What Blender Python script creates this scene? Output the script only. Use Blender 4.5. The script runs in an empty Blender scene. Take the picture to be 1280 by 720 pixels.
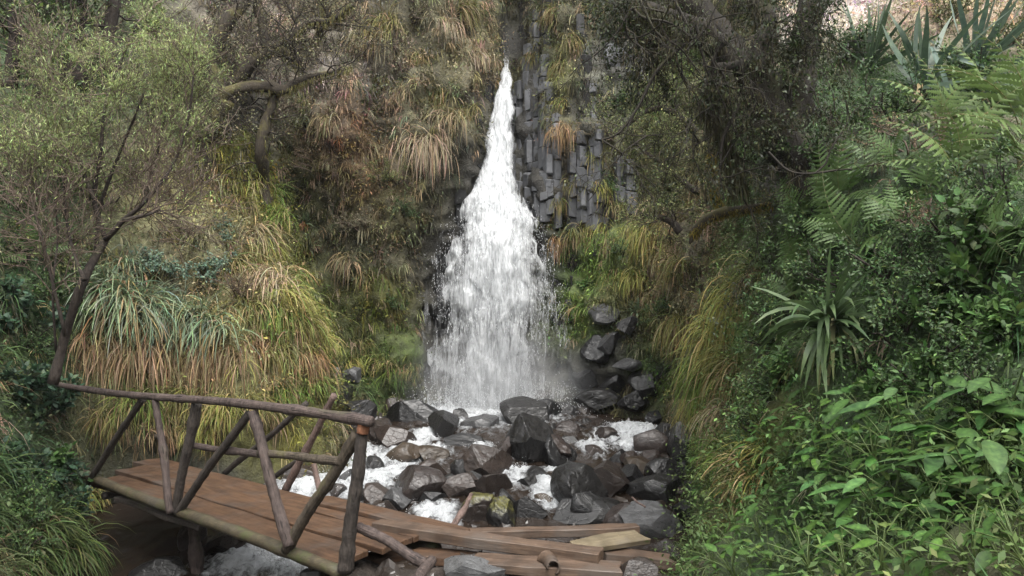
import bpy, bmesh, math, random
import numpy as np
from mathutils import Vector, Matrix
from mathutils.bvhtree import BVHTree

F, CZ = 1000.0, 2.5
SC = bpy.context.scene
COL = SC.collection
rg = np.random.default_rng(7)
random.seed(7)
A = np.array


def P(px, py, D):
    return A([(px - 640) / F * D, D, CZ - (py - 360) / F * D])


def nrm(v):
    return v / np.maximum(np.linalg.norm(v, axis=-1, keepdims=True), 1e-9)


# ------------------------------------------------------------------ noise
def _h(i, j, k, s):
    n = (i * 374761393 + j * 668265263 + k * 2147483647 + s * 1274126177) & 0xFFFFFFFF
    n = ((n ^ (n >> 13)) * 1274126177) & 0xFFFFFFFF
    n = ((n ^ (n >> 16)) * 2246822519) & 0xFFFFFFFF
    return ((n ^ (n >> 15)) & 0xFFFF) / 65535.0


def vn(p, s=0):
    p = np.asarray(p, float)
    i = np.floor(p).astype(np.int64)
    f = p - i
    f = f * f * (3 - 2 * f)
    r = 0
    for a in (0, 1):
        for b in (0, 1):
            for c in (0, 1):
                w = (f[..., 0] if a else 1 - f[..., 0]) * (f[..., 1] if b else 1 - f[..., 1]) * (f[..., 2] if c else 1 - f[..., 2])
                r = r + w * _h(i[..., 0] + a, i[..., 1] + b, i[..., 2] + c, s)
    return r * 2 - 1


def fbm(p, o=4, s=0, g=.5):
    p = np.asarray(p, float)
    r, a = 0, 1.0
    for k in range(o):
        r = r + a * vn(p * 2.03 ** k + 17.3 * k, s + k)
        a *= g
    return r


# ------------------------------------------------------------------ mesh builder
class MB:
    def __init__(self):
        self.V, self.Q, self.T, self.C, self.n = [], [], [], [], 0

    def add(self, V, Fa, C=(.5, .5, .5)):
        V = np.asarray(V, float).reshape(-1, 3)
        C = np.asarray(C, float)
        if C.ndim == 1:
            C = np.tile(C, (len(V), 1))
        fs = Fa if isinstance(Fa, list) else [Fa]
        for f in fs:
            f = np.asarray(f, np.int64)
            if len(f) == 0:
                continue
            (self.Q if f.shape[1] == 4 else self.T).append(f + self.n)
        self.V.append(V)
        self.C.append(C)
        self.n += len(V)
        return self

    def mesh(self, name, mat, smooth=True):
        me = bpy.data.meshes.new(name)
        V = np.concatenate(self.V)
        Q = np.concatenate(self.Q) if self.Q else np.zeros((0, 4), np.int64)
        T = np.concatenate(self.T) if self.T else np.zeros((0, 3), np.int64)
        me.vertices.add(len(V))
        me.vertices.foreach_set('co', V.astype(np.float32).ravel())
        li = np.concatenate([Q.ravel(), T.ravel()]).astype(np.int32)
        me.loops.add(len(li))
        me.loops.foreach_set('vertex_index', li)
        me.polygons.add(len(Q) + len(T))
        st = np.concatenate([np.arange(len(Q)) * 4, len(Q) * 4 + np.arange(len(T)) * 3]).astype(np.int32)
        me.polygons.foreach_set('loop_start', st)
        me.polygons.foreach_set('use_smooth', np.full(len(st), smooth))
        me.update(calc_edges=True)
        at = me.attributes.new('Col', 'FLOAT_COLOR', 'POINT')
        c = np.ones((len(V), 4), np.float32)
        c[:, :3] = np.clip(np.concatenate(self.C), 0, 1)
        at.data.foreach_set('color', c.ravel())
        me.materials.append(mat)
        return me

    def build(self, name, mat, parent=None, smooth=True):
        return link(name, self.mesh(name, mat, smooth), parent)


def link(name, me, parent=None):
    o = bpy.data.objects.new(name, me)
    COL.objects.link(o)
    if parent:
        o.parent = parent
    return o


def empty(name, loc):
    o = bpy.data.objects.new(name, None)
    o.location = Vector(loc)
    o.empty_display_size = .1
    COL.objects.link(o)
    return o


def copy_tree(o):
    c = o.copy()
    COL.objects.link(c)
    for ch in o.children:
        d = ch.copy()
        COL.objects.link(d)
        d.parent = c
    return c


REG = []   # (object, label, group, px, py) finished at the end


def tag(o, label, cat, group=None, kind=None, px=None):
    if kind:
        o['kind'] = kind
    if label:
        o['label'] = label
    if cat:
        o['category'] = cat
    if group:
        o['group'] = group
    if px:
        REG.append((o, label, px[0], px[1]))
    return o


# ------------------------------------------------------------------ shapes
def tube(pts, rad, k=6, jit=0.0, cap=True, seed=0):
    pts = np.asarray(pts, float)
    n = len(pts)
    rad = np.broadcast_to(np.asarray(rad, float), (n,))
    t = nrm(np.gradient(pts, axis=0))
    ref = A([0, 0, 1.]) if abs(t[0][2]) < .9 else A([1., 0, 0])
    u = nrm(np.cross(t, ref))
    w = np.cross(t, u)
    a = np.arange(k) / k * 2 * np.pi
    V = pts[:, None] + rad[:, None, None] * (np.cos(a)[None, :, None] * u[:, None] + np.sin(a)[None, :, None] * w[:, None])
    if jit:
        q = fbm(V.reshape(-1, 3) * 9 + seed, 2).reshape(n, k)
        V = V + (V - pts[:, None]) * (q * jit)[..., None]
    V = V.reshape(-1, 3)
    i, j = np.meshgrid(np.arange(n - 1), np.arange(k), indexing='ij')
    q = np.stack([i * k + j, i * k + (j + 1) % k, (i + 1) * k + (j + 1) % k, (i + 1) * k + j], -1).reshape(-1, 4)
    if cap:
        V = np.vstack([V, pts[:1], pts[-1:]])
        c0, c1 = n * k, n * k + 1
        jj = np.arange(k)
        t0 = np.stack([np.full(k, c0), (jj + 1) % k, jj], -1)
        t1 = np.stack([np.full(k, c1), (n - 1) * k + jj, (n - 1) * k + (jj + 1) % k], -1)
        return V, [q, np.vstack([t0, t1])]
    return V, [q]


def spline(ctrl, n):
    c = np.asarray(ctrl, float)
    m = len(c)
    e = np.vstack([2 * c[0] - c[1], c, 2 * c[-1] - c[-2]])
    t = np.linspace(0, m - 1, n)
    i = np.minimum(t.astype(int), m - 2)
    f = (t - i)[:, None]
    p0, p1, p2, p3 = e[i], e[i + 1], e[i + 2], e[i + 3]
    return .5 * (2 * p1 + (p2 - p0) * f + (2 * p0 - 5 * p1 + 4 * p2 - p3) * f ** 2 + (3 * p1 - p0 - 3 * p2 + p3) * f ** 3)


def var(c, n, a=.25, r=None):
    r = r or rg
    c = np.broadcast_to(np.asarray(c, float), (n, 3))
    return c * (1 + a * r.normal(size=(n, 1))).clip(.35, 2) * (1 + a * .3 * r.normal(size=(n, 3)))


def blades(base, d0, L, droop, w, nseg=4, cb=(.1, .1, .04), ct=None, r=None, prof=None):
    r = r or rg
    N = len(base)
    d = nrm(np.asarray(d0, float))
    L = np.broadcast_to(L, (N,))
    droop = np.broadcast_to(droop, (N,))
    w = np.broadcast_to(w, (N,))
    p = np.asarray(base, float)
    roll = r.normal(size=(N, 3)) * .5
    pts, dirs = [p], [d]
    for s in range(nseg):
        d = nrm(d + np.stack([0 * droop, 0 * droop, -droop / nseg * 1.6], -1) + r.normal(size=(N, 3)) * .05)
        p = p + d * (L / nseg)[:, None]
        pts.append(p)
        dirs.append(d)
    pts = np.stack(pts, 1)
    dirs = np.stack(dirs, 1)
    side = nrm(np.cross(dirs, A([0, 0, 1.]) + roll[:, None]))
    if prof is None:
        prof = [.7] + [1 - .75 * (s / nseg) ** 2 for s in range(1, nseg)] + [.06]
    pr = A(prof)[None, :, None]
    hw = side * (w / 2)[:, None, None] * pr
    V = np.stack([pts - hw, pts + hw], 2).reshape(-1, 3)
    m = nseg + 1
    b = np.arange(N)[:, None] * (2 * m) + np.arange(nseg)[None] * 2
    q = np.stack([b, b + 1, b + 3, b + 2], -1).reshape(-1, 4)
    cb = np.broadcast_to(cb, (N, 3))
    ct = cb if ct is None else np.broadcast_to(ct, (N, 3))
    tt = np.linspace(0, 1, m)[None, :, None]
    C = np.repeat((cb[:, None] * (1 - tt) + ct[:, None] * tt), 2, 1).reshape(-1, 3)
    return V, q, C


def leaf_tpl(nu=3, wid=.4, fold=.12, curl=.15, tipp=1.0):
    u = np.linspace(0, 1, nu + 1)
    hw = wid * .5 * np.sin(np.pi * u ** .8) ** .8
    hw[0] = .02
    hw[-1] = .0
    z = -curl * u ** 2
    L = np.stack([u, hw, z + fold * hw], -1)
    M = np.stack([u, 0 * u, z], -1)
    R = np.stack([u, -hw, z + fold * hw], -1)
    V = np.stack([L, M, R], 1).reshape(-1, 3)
    b = np.arange(nu)[:, None] * 3
    q = np.concatenate([np.concatenate([b, b + 1, b + 4, b + 3], 1), np.concatenate([b + 1, b + 2, b + 5, b + 4], 1)])
    return V, q


def frames(x, up):
    x = nrm(np.asarray(x, float))
    y = nrm(np.cross(up, x))
    z = np.cross(x, y)
    return np.stack([x, y, z], -1)


def inst(tpl, pos, R, s, C):
    tv, tf = tpl[:2]
    N, nv = len(pos), len(tv)
    s = np.broadcast_to(s, (N,))
    V = np.einsum('nij,vj->nvi', R, tv) * s[:, None, None] + np.asarray(pos)[:, None]
    f = (np.asarray(tf)[None] + (np.arange(N) * nv)[:, None, None]).reshape(-1, tf.shape[1])
    Cr = np.repeat(np.broadcast_to(C, (N, 3)), nv, 0)
    if len(tpl) > 2:
        Cr = Cr * np.tile(tpl[2], N)[:, None]
    return V.reshape(-1, 3), f, Cr


def grow(p, d, L, r0, lev, out, r, wander=.22, up=.05, nch=(3, 5), ratio=.6, spread=.8, rr=.55, tmin=.3):
    n = int(np.clip(L / .1, 4, 10))
    pts, d = [A(p, float)], nrm(A(d, float))
    ds = [d]
    for i in range(n):
        d = nrm(d + r.normal(size=3) * wander + A([0, 0, up]))
        pts.append(pts[-1] + d * L / n)
        ds.append(d)
    pts = A(pts)
    rad = r0 * np.linspace(1, .45 if lev else .25, n + 1)
    out.append((pts, rad, lev))
    if lev > 0:
        for c in range(r.integers(nch[0], nch[1] + 1)):
            i = int(np.clip(r.uniform(tmin, 1) * n, 1, n))
            q = nrm(np.cross(ds[i], r.normal(size=3)))
            grow(pts[i], nrm(ds[i] + q * spread), L * ratio * r.uniform(.7, 1.25), rad[i] * rr, lev - 1, out, r, wander, up, nch, ratio, spread, rr, tmin)


def along(lines, n, r, lev=None):
    """random points along polylines, with directions"""
    ls = [l for l in lines if lev is None or l[2] <= lev]
    w = A([np.linalg.norm(np.diff(l[0], axis=0), axis=1).sum() for l in ls])
    k = r.choice(len(ls), n, p=w / w.sum())
    pos, di = np.zeros((n, 3)), np.zeros((n, 3))
    for m in np.unique(k):
        idx = np.where(k == m)[0]
        pts = ls[m][0]
        t = r.uniform(.12, 1, len(idx)) * (len(pts) - 1)
        i = np.minimum(t.astype(int), len(pts) - 2)
        f = (t - i)[:, None]
        pos[idx] = pts[i] * (1 - f) + pts[i + 1] * f
        di[idx] = nrm(pts[i + 1] - pts[i])
    return pos, di


# ------------------------------------------------------------------ materials
def mat(name):
    m = bpy.data.materials.new(name)
    m.use_nodes = True
    nt = m.node_tree
    nt.nodes.clear()
    return m, nt


class NT:
    def __init__(s, name):
        s.m, s.t = mat(name)

    def n(s, ty, **kw):
        nd = s.t.nodes.new(ty)
        for k, v in kw.items():
            if k.startswith('i_'):
                key = k[2:]
                key = int(key) if key.isdigit() else key.replace('_', ' ')
                if isinstance(v, bpy.types.NodeSocket):
                    s.t.links.new(v, nd.inputs[key])
                else:
                    nd.inputs[key].default_value = v
            else:
                setattr(nd, k, v)
        return nd

    def math(s, op, a, b=0.0, clamp=False):
        nd = s.t.nodes.new('ShaderNodeMath')
        nd.operation = op
        nd.use_clamp = clamp
        for i, v in enumerate((a, b)):
            if isinstance(v, bpy.types.NodeSocket):
                s.t.links.new(v, nd.inputs[i])
            else:
                nd.inputs[i].default_value = v
        return nd.outputs[0]

    def mix(s, f, a, b, mode='MIX'):
        nd = s.t.nodes.new('ShaderNodeMix')
        nd.data_type = 'RGBA'
        nd.blend_type = mode
        for i, v in ((0, f), (6, a), (7, b)):
            if isinstance(v, bpy.types.NodeSocket):
                s.t.links.new(v, nd.inputs[i])
            else:
                nd.inputs[i].default_value = v if i == 0 else (*v, 1) if len(v) == 3 else v
        return nd.outputs[2]

    def noise(s, vec, scale, detail=4, rough=.55, dist=0):
        nd = s.n('ShaderNodeTexNoise', i_Scale=scale, i_Detail=detail, i_Roughness=rough, i_Distortion=dist)
        s.t.links.new(vec, nd.inputs['Vector'])
        return nd.outputs['Fac']

    def ramp(s, v, a, b, lo=0.0, hi=1.0):
        nd = s.n('ShaderNodeMapRange', i_1=a, i_2=b, i_3=lo, i_4=hi)
        nd.clamp = True
        s.t.links.new(v, nd.inputs[0])
        return nd.outputs[0]

    def bump(s, h, st=.5, d=.02):
        nd = s.n('ShaderNodeBump', i_Strength=st, i_Distance=d)
        s.t.links.new(h, nd.inputs['Height'])
        return nd.outputs['Normal']

    def out(s, sh, vol=False):
        o = s.n('ShaderNodeOutputMaterial')
        s.t.links.new(sh, o.inputs[1 if vol else 0])
        return s.m


def leaf_mat(name, rough=.5, trans=.28, spec=.35, noise=0, val=1.0):
    g = NT(name)
    c = g.n('ShaderNodeAttribute', attribute_name='Col').outputs['Color']
    if noise:
        pos = g.n('ShaderNodeTexCoord').outputs['Object']
        nz = g.noise(pos, noise, 3)
        c = g.mix(1.0, c, g.n('ShaderNodeCombineColor', i_0=g.ramp(nz, .3, .7, .6, 1.3), i_1=g.ramp(nz, .3, .7, .65, 1.25), i_2=g.ramp(nz, .3, .7, .7, 1.2)).outputs[0], 'MULTIPLY')
    hv = g.n('ShaderNodeHueSaturation', i_Saturation=1.03, i_Value=val)
    g.t.links.new(c, hv.inputs['Color'])
    c = hv.outputs[0]
    b = g.n('ShaderNodeBsdfPrincipled', i_Base_Color=c, i_Roughness=rough, i_Specular_IOR_Level=spec)
    t = g.n('ShaderNodeBsdfTranslucent', i_Color=c)
    m = g.n('ShaderNodeMixShader', i_0=trans)
    g.t.links.new(b.outputs[0], m.inputs[1])
    g.t.links.new(t.outputs[0], m.inputs[2])
    return g.out(m.outputs[0])


M_GRASS = leaf_mat('grass_blades', .6, .3, .2, 0, 1.1)
M_LEAF = leaf_mat('matte_leaf', .5, .25, .35)
M_GLOSS = leaf_mat('glossy_leaf', .5, .28, .25, 45)
M_DARKLEAF = leaf_mat('dull_foliage', .7, .2, .15)


def bark_mat(name, a, b, moss=None, mossamt=.5, rough=.85, scale=7, grain=False):
    g = NT(name)
    pos = g.n('ShaderNodeTexCoord').outputs['Object']
    n1 = g.noise(pos, scale, 5, .6)
    n2 = g.noise(pos, scale * 5, 4, .6)
    c = g.mix(g.ramp(n1, .35, .65), a, b)
    c = g.mix(g.ramp(n2, .4, .7, 0, .5), c, tuple(x * .35 for x in a))
    if moss:
        n3 = g.noise(pos, scale * .45, 4, .6)
        sx = g.n('ShaderNodeSeparateXYZ')
        g.t.links.new(g.n('ShaderNodeNewGeometry').outputs['Normal'], sx.inputs[0])
        fm_ = g.math('ADD', n3, g.math('MULTIPLY', sx.outputs[2], .10))
        c = g.mix(g.ramp(fm_, .64 - mossamt * .2, .74 - mossamt * .2, 0, .9), c, moss)
    mp2 = g.n('ShaderNodeMapping', i_Scale=(1, 1, .22))
    g.t.links.new(pos, mp2.inputs[0])
    n4 = g.noise(mp2.outputs[0], scale * 7, 4, .65, .3)
    c = g.mix(g.ramp(n4, .4, .66, 0, .55), c, tuple(min(1, x * 1.7) for x in b))
    n2 = g.math('ADD', n2, n4)
    if grain:
        at_ = g.n('ShaderNodeAttribute', attribute_name='Col').outputs['Color']
        mp3 = g.n('ShaderNodeMapping', i_Scale=(26, 7, 7))
        g.t.links.new(at_, mp3.inputs[0])
        n5 = g.noise(mp3.outputs[0], 1, 5, .65, .5)
        c = g.mix(g.ramp(n5, .56, .68, 0, .75), c, tuple(x * .3 for x in a))
        c = g.mix(g.ramp(n5, .44, .30, 0, .55), c, tuple(min(1, x * 1.9) for x in b))
        vk = g.n('ShaderNodeTexVoronoi', i_Scale=1.0)
        mp4 = g.n('ShaderNodeMapping', i_Scale=(40, 3, 3))
        g.t.links.new(at_, mp4.inputs[0])
        g.t.links.new(mp4.outputs[0], vk.inputs['Vector'])
        c = g.mix(g.ramp(vk.outputs['Distance'], .22, .12, 0, .85), c, tuple(x * .25 for x in a))
        n2 = g.math('SUBTRACT', n2, g.math('MULTIPLY', n5, 1.6))
    bs = g.n('ShaderNodeBsdfPrincipled', i_Base_Color=c, i_Roughness=rough, i_Specular_IOR_Level=.3, i_Normal=g.bump(n2, .6, .015))
    return g.out(bs.outputs[0])


M_BARK = bark_mat('dark_bark', (.014, .011, .009), (.036, .028, .023), (.034, .035, .015), .3)
M_BLACKBARK = bark_mat('black_bark', (.009, .0075, .006), (.022, .018, .014), (.028, .03, .012), .35)
M_MOSSBARK = bark_mat('mossy_bark', (.018, .014, .011), (.04, .032, .022), (.075, .068, .02), .55)
M_TWIG = bark_mat('brown_twig', (.06, .045, .034), (.12, .09, .07))
M_POLE = bark_mat('weathered_pole', (.029, .021, .019), (.068, .051, .045), (.05, .05, .025), .05, .7, 5, grain=True)
M_POLEMOSS = bark_mat('mossy_pole', (.035, .028, .02), (.075, .06, .045), (.075, .07, .028), .35, .8, grain=True)
M_POLEPINK = bark_mat('pale_pole', (.065, .043, .036), (.125, .087, .075), None, 0, .75, grain=True)
M_POLEDARK = bark_mat('dark_pole', (.018, .015, .013), (.045, .037, .032), (.035, .037, .018), .05, .7, grain=True)


def plank_mat(name, a, b, moss=None, ma=.3):
    g = NT(name)
    tc = g.n('ShaderNodeTexCoord').outputs['Object']
    mp = g.n('ShaderNodeMapping', i_Scale=(1.2, 16, 16))
    g.t.links.new(tc, mp.inputs[0])
    oi = g.n('ShaderNodeObjectInfo').outputs['Random']
    ad = g.n('ShaderNodeVectorMath', operation='ADD')
    g.t.links.new(mp.outputs[0], ad.inputs[0])
    cb = g.n('ShaderNodeCombineXYZ', i_0=g.math('MULTIPLY', oi, 37.0), i_1=g.math('MULTIPLY', oi, 91.0))
    g.t.links.new(cb.outputs[0], ad.inputs[1])
    n1 = g.noise(ad.outputs[0], 2.2, 5, .65, .4)
    n2 = g.noise(tc, 5, 4, .6)
    c = g.mix(g.ramp(n1, .35, .68), a, b)
    c = g.mix(g.ramp(n2, .45, .7, 0, .6), c, tuple(x * .45 for x in a))
    n6 = g.noise(tc, 1.6, 5, .65)
    c = g.mix(g.ramp(n6, .52, .72, 0, .6), c, tuple((x + .05) * .55 for x in (b[1] * 1.4, b[1] * 1.25, b[1] * 1.1)))
    c = g.mix(g.ramp(n6, .46, .30, 0, .65), c, tuple(x * .4 for x in a))
    n4 = g.noise(tc, 42, 2, .5)
    c = g.mix(g.ramp(n4, .7, .78, 0, .5), c, tuple(min(1, x * 2.2) for x in b))
    if moss:
        c = g.mix(g.ramp(g.noise(tc, 4, 5, .65), .6 - ma * .3, .72 - ma * .3, 0, .85), c, moss)
    bs = g.n('ShaderNodeBsdfPrincipled', i_Base_Color=c, i_Roughness=g.ramp(n2, .3, .7, .5, .8), i_Specular_IOR_Level=.35, i_Normal=g.bump(n1, .5, .01))
    return g.out(bs.outputs[0])


M_DECK = plank_mat('wet_brown_board', (.045, .024, .013), (.098, .054, .030))
M_PLANK = plank_mat('sawn_plank', (.052, .033, .022), (.112, .074, .051))
M_PLANKPALE = plank_mat('yellowed_plank', (.10, .08, .05), (.17, .138, .088))
M_BEAM = plank_mat('mossy_beam', (.036, .029, .018), (.078, .063, .037), (.05, .056, .022), .35)


def rock_mat(name, moss=False, rr=(.24, .5), bs_=1.0):
    g = NT(name)
    tc = g.n('ShaderNodeTexCoord').outputs['Object']
    oc = g.n('ShaderNodeObjectInfo').outputs['Color']
    n1 = g.noise(tc, 2.6, 6, .62, .3)
    n2 = g.noise(tc, 11, 6, .66)
    vo = g.n('ShaderNodeTexVoronoi', feature='DISTANCE_TO_EDGE', i_Scale=2.3)
    g.t.links.new(tc, vo.inputs['Vector'])
    k = g.ramp(n1, .32, .68, .6, 1.35)
    c = g.mix(1.0, oc, g.n('ShaderNodeCombineColor', i_0=k, i_1=k, i_2=k).outputs[0], 'MULTIPLY')
    c = g.mix(g.ramp(n2, .62, .76, 0, .10), c, (.20, .195, .19))
    c = g.mix(g.ramp(n2, .45, .3, 0, .6), c, (.012, .011, .010))
    if moss:
        ge = g.n('ShaderNodeNewGeometry')
        sx = g.n('ShaderNodeSeparateXYZ')
        g.t.links.new(ge.outputs['Normal'], sx.inputs[0])
        f = g.math('MULTIPLY', g.ramp(sx.outputs[2], .2, .7), g.ramp(n1, .40, .52))
        c = g.mix(f, c, (.07, .066, .014))
    h = g.math('ADD', g.math('MULTIPLY', n2, .6), g.math('MULTIPLY', n1, 1.2))
    h = g.math('ADD', h, g.ramp(vo.outputs['Distance'], 0, .05, -.35, 0))
    bs = g.n('ShaderNodeBsdfPrincipled', i_Base_Color=c, i_Roughness=g.ramp(n2, .35, .65, *rr), i_Specular_IOR_Level=.5, i_Normal=g.bump(h, .4, .02))
    return g.out(bs.outputs[0])


M_ROCK = rock_mat('wet_basalt')
M_ROCKMOSS = rock_mat('mossy_basalt', True)
M_COLUMN = rock_mat('column_basalt', False, (.42, .8), 2.0)


def ground_mat(name):
    g = NT(name)
    tc = g.n('ShaderNodeNewGeometry').outputs['Position']
    c = g.n('ShaderNodeAttribute', attribute_name='Col').outputs['Color']
    n1 = g.noise(tc, 1.7, 6, .6, .4)
    n2 = g.noise(tc, 7, 6, .68)
    n3 = g.noise(tc, 30, 4, .6)
    k = g.ramp(n2, .3, .7, .45, 1.6)
    c = g.mix(1.0, c, g.n('ShaderNodeCombineColor', i_0=k, i_1=k, i_2=k).outputs[0], 'MULTIPLY')
    c = g.mix(g.ramp(n1, .55, .72, 0, .55), c, (.025, .021, .018))
    h = g.math('ADD', g.math('MULTIPLY', n2, 1.0), g.math('MULTIPLY', n3, .35))
    bs = g.n('ShaderNodeBsdfPrincipled', i_Base_Color=c, i_Roughness=g.ramp(n2, .3, .7, .45, .85), i_Specular_IOR_Level=.35, i_Normal=g.bump(h, .9, .08))
    return g.out(bs.outputs[0])


M_GROUND = ground_mat('mossy_cliff_ground')

# ------------------------------------------------------------------ render settings, world, camera
cy = SC.cycles
cy.use_denoising = True
cy.max_bounces = 6
cy.diffuse_bounces = 3
cy.glossy_bounces = 3
cy.transmission_bounces = 4
cy.transparent_max_bounces = 12
cy.use_adaptive_sampling = True
cy.caustics_reflective = cy.caustics_refractive = False
SC.view_settings.view_transform = 'Standard'
SC.view_settings.look = 'None'
SC.view_settings.exposure = 1.62
SC.view_settings.gamma = 1

SUN_EL, SUN_AZ = math.radians(60), math.radians(162)   # azimuth from +Y towards +X: from behind, to the right
w = bpy.data.worlds.new('World')
SC.world = w
w.use_nodes = True
wt = w.node_tree
wt.nodes.clear()
sk = wt.nodes.new('ShaderNodeTexSky')
sk.sky_type = 'NISHITA'
sk.sun_disc = False
sk.sun_elevation = SUN_EL
sk.sun_rotation = SUN_AZ
sk.air_density = 1.6
sk.dust_density = 4.0
hs = wt.nodes.new('ShaderNodeHueSaturation')
hs.inputs['Saturation'].default_value = .06
bg = wt.nodes.new('ShaderNodeBackground')
bg.inputs[1].default_value = .15
ow = wt.nodes.new('ShaderNodeOutputWorld')
wt.links.new(sk.outputs[0], hs.inputs['Color'])
wt.links.new(hs.outputs[0], bg.inputs[0])
wt.links.new(bg.outputs[0], ow.inputs[0])

sl = bpy.data.lights.new('sun', 'SUN')
sl.energy = 1.4
sl.angle = math.radians(45)
sl.color = (1, .95, .87)
so = bpy.data.objects.new('sun', sl)
COL.objects.link(so)
sd = Vector((math.sin(SUN_AZ) * math.cos(SUN_EL), math.cos(SUN_AZ) * math.cos(SUN_EL), math.sin(SUN_EL)))
so.rotation_euler = sd.to_track_quat('Z', 'Y').to_euler()
so.location = (0, -4, 20)

cam = bpy.data.cameras.new('camera')
cam.sensor_width = 36
cam.lens = 36 * F / 1280
cam.clip_end = 500
co = bpy.data.objects.new('camera', cam)
COL.objects.link(co)
co.location = (0, 0, CZ)
co.rotation_euler = (math.pi / 2, 0, 0)
SC.camera = co

# ------------------------------------------------------------------ gorge walls, with an added end wall behind the camera: lofted control net
NET = [
    [(-.5, -9, .8), (-.5, -9.6, 2.2), (-.5, -10.2, 4.2), (-.5, -11, 6.5), (-.5, -14, 9)],  # unseen closing wall behind the camera, added to block low sky light
    [(1.2, -7, .8), (2.2, -7.4, 2.2), (3.3, -7.8, 4), (4.5, -8, 6.3), (8, -9, 8.5)],
    [(1.0, -3, .8), (1.9, -3, 1.8), (2.9, -3, 3.6), (4, -3, 5.8), (8, -3, 8)],
    [(1.1, 2.0, .8), (1.7, 2.2, 1.5), (2.6, 2.6, 2.3), (3.8, 3, 3.4), (8, 3.5, 4.2)],
    [(1.35, 5.0, .5), (1.9, 5.1, 1.2), (2.6, 5.4, 2.2), (3.5, 5.8, 3.3), (8, 6.2, 3.7)],
    [(1.65, 7.0, .2), (2.05, 7.2, 1.4), (2.4, 7.5, 2.6), (3.0, 7.8, 3.9), (7, 8.5, 4.3)],
    [(2.1, 9.0, .1), (2.4, 9.3, 1.5), (2.8, 9.6, 3.0), (3.3, 10, 4.6), (6, 10.5, 6.0)],
    [(2.6, 11, .2), (2.7, 11.3, 1.8), (3.0, 11.6, 3.6), (3.4, 12, 5.5), (4.6, 12.6, 9)],
    [(2.3, 12.8, .2), (2.35, 13.1, 2), (2.5, 13.4, 4), (2.7, 13.8, 6.2), (3.2, 14.6, 10)],
    [(1.3, 13.7, .2), (1.3, 14, 2), (1.35, 14.3, 4), (1.4, 14.8, 6.4), (1.5, 15.6, 10.5)],
    [(.6, 14.2, .2), (.55, 14.5, 2), (.5, 14.8, 4), (.5, 15.2, 6.4), (.55, 16, 10.5)],
    [(-.25, 14.7, .2), (-.2, 15.0, 2), (-.08, 15.2, 4), (-.03, 15.9, 6.4), (-.03, 17.2, 10.5)],
    [(-1.3, 14.1, .2), (-1.15, 14.4, 2), (-.9, 14.6, 4), (-.62, 15, 6.4), (-.55, 15.8, 10.5)],
    [(-2.3, 13.3, .3), (-2.2, 13.7, 2), (-2.0, 14.0, 4), (-1.9, 14.4, 6.4), (-1.8, 15.2, 10.5)],
    [(-3.1, 12.5, .4), (-3.5, 13.2, 2.2), (-3.8, 13.7, 4.2), (-3.9, 14.0, 6.4), (-3.9, 14.9, 10.5)],
    [(-2.3, 10.8, .3), (-2.6, 11.1, 1.7), (-3.4, 11.7, 3.6), (-4.4, 12.4, 5.4), (-5, 13.5, 9.5)],
    [(-3.0, 9.9, .2), (-3.25, 10.1, 1.5), (-3.9, 10.7, 3.0), (-5.0, 11.5, 4.8), (-6.5, 13, 8)],
    [(-4.1, 9.6, .1), (-4.3, 9.7, 1.4), (-4.9, 10.1, 2.7), (-5.9, 10.8, 4.2), (-8, 12, 7)],
    [(-5, 9, .0), (-5.2, 9.1, 1.4), (-5.8, 9.3, 2.8), (-6.8, 9.6, 4.4), (-9, 10, 6.5)],
    [(-3.9, 7.0, -.6), (-4.25, 7.1, .4), (-4.9, 7.2, 1.4), (-6, 7.3, 2.9), (-9, 7.2, 4.5)],
    [(-3.3, 5.2, -.7), (-3.7, 5.2, .3), (-4.3, 5.1, 1.1), (-5.2, 5, 2.2), (-8, 5, 3.6)],
    [(-2.9, 2, -.7), (-3.3, 2, .4), (-4, 2, 1.6), (-4.8, 2, 3.2), (-7.5, 2, 5.2)],
    [(-2.8, -3, -.7), (-3.2, -3, .6), (-4, -3, 2.4), (-5, -3, 4.6), (-8, -3, 7)],
    [(-1.9, -7, -.6), (-2.6, -7.4, 1.4), (-3.4, -7.8, 3.6), (-4.6, -8, 6), (-8, -9, 8.5)],
    [(-.5, -9, .8), (-.5, -9.6, 2.2), (-.5, -10.2, 4.2), (-.5, -11, 6.5), (-.5, -14, 9)],  # same added wall again, closing the loop behind the camera
]
NET = A(NET, float)
for i_ in (0, 1, 2, -1, -2, -3, -4):
    NET[i_, :, 2] = .6 + (NET[i_, :, 2] - .6) * .62
NS, NV = 520, 170
rows = np.stack([spline(NET[:, l], NS) for l in range(NET.shape[1])], 1)      # NS x 5 x 3
# extra level below the foot so the wall runs under the bed
low = rows[:, :1] + A([0, 0, -1.2]) - (rows[:, 1:2] - rows[:, :1]) * A([.4, .4, 0])
far = rows[:, -1] + nrm((rows[:, -1] - rows[:, 0]) * A([1, 1, 0])) * 30 + A([0, 0, 1.5])
far2 = far + nrm((rows[:, -1] - rows[:, 0]) * A([1, 1, 0])) * 6
far2[:, 2] = -3.2
rows = np.concatenate([low, rows], 1)
WALL = np.stack([spline(rows[i], NV) for i in range(NS)])                     # NS x NV x 3


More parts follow.
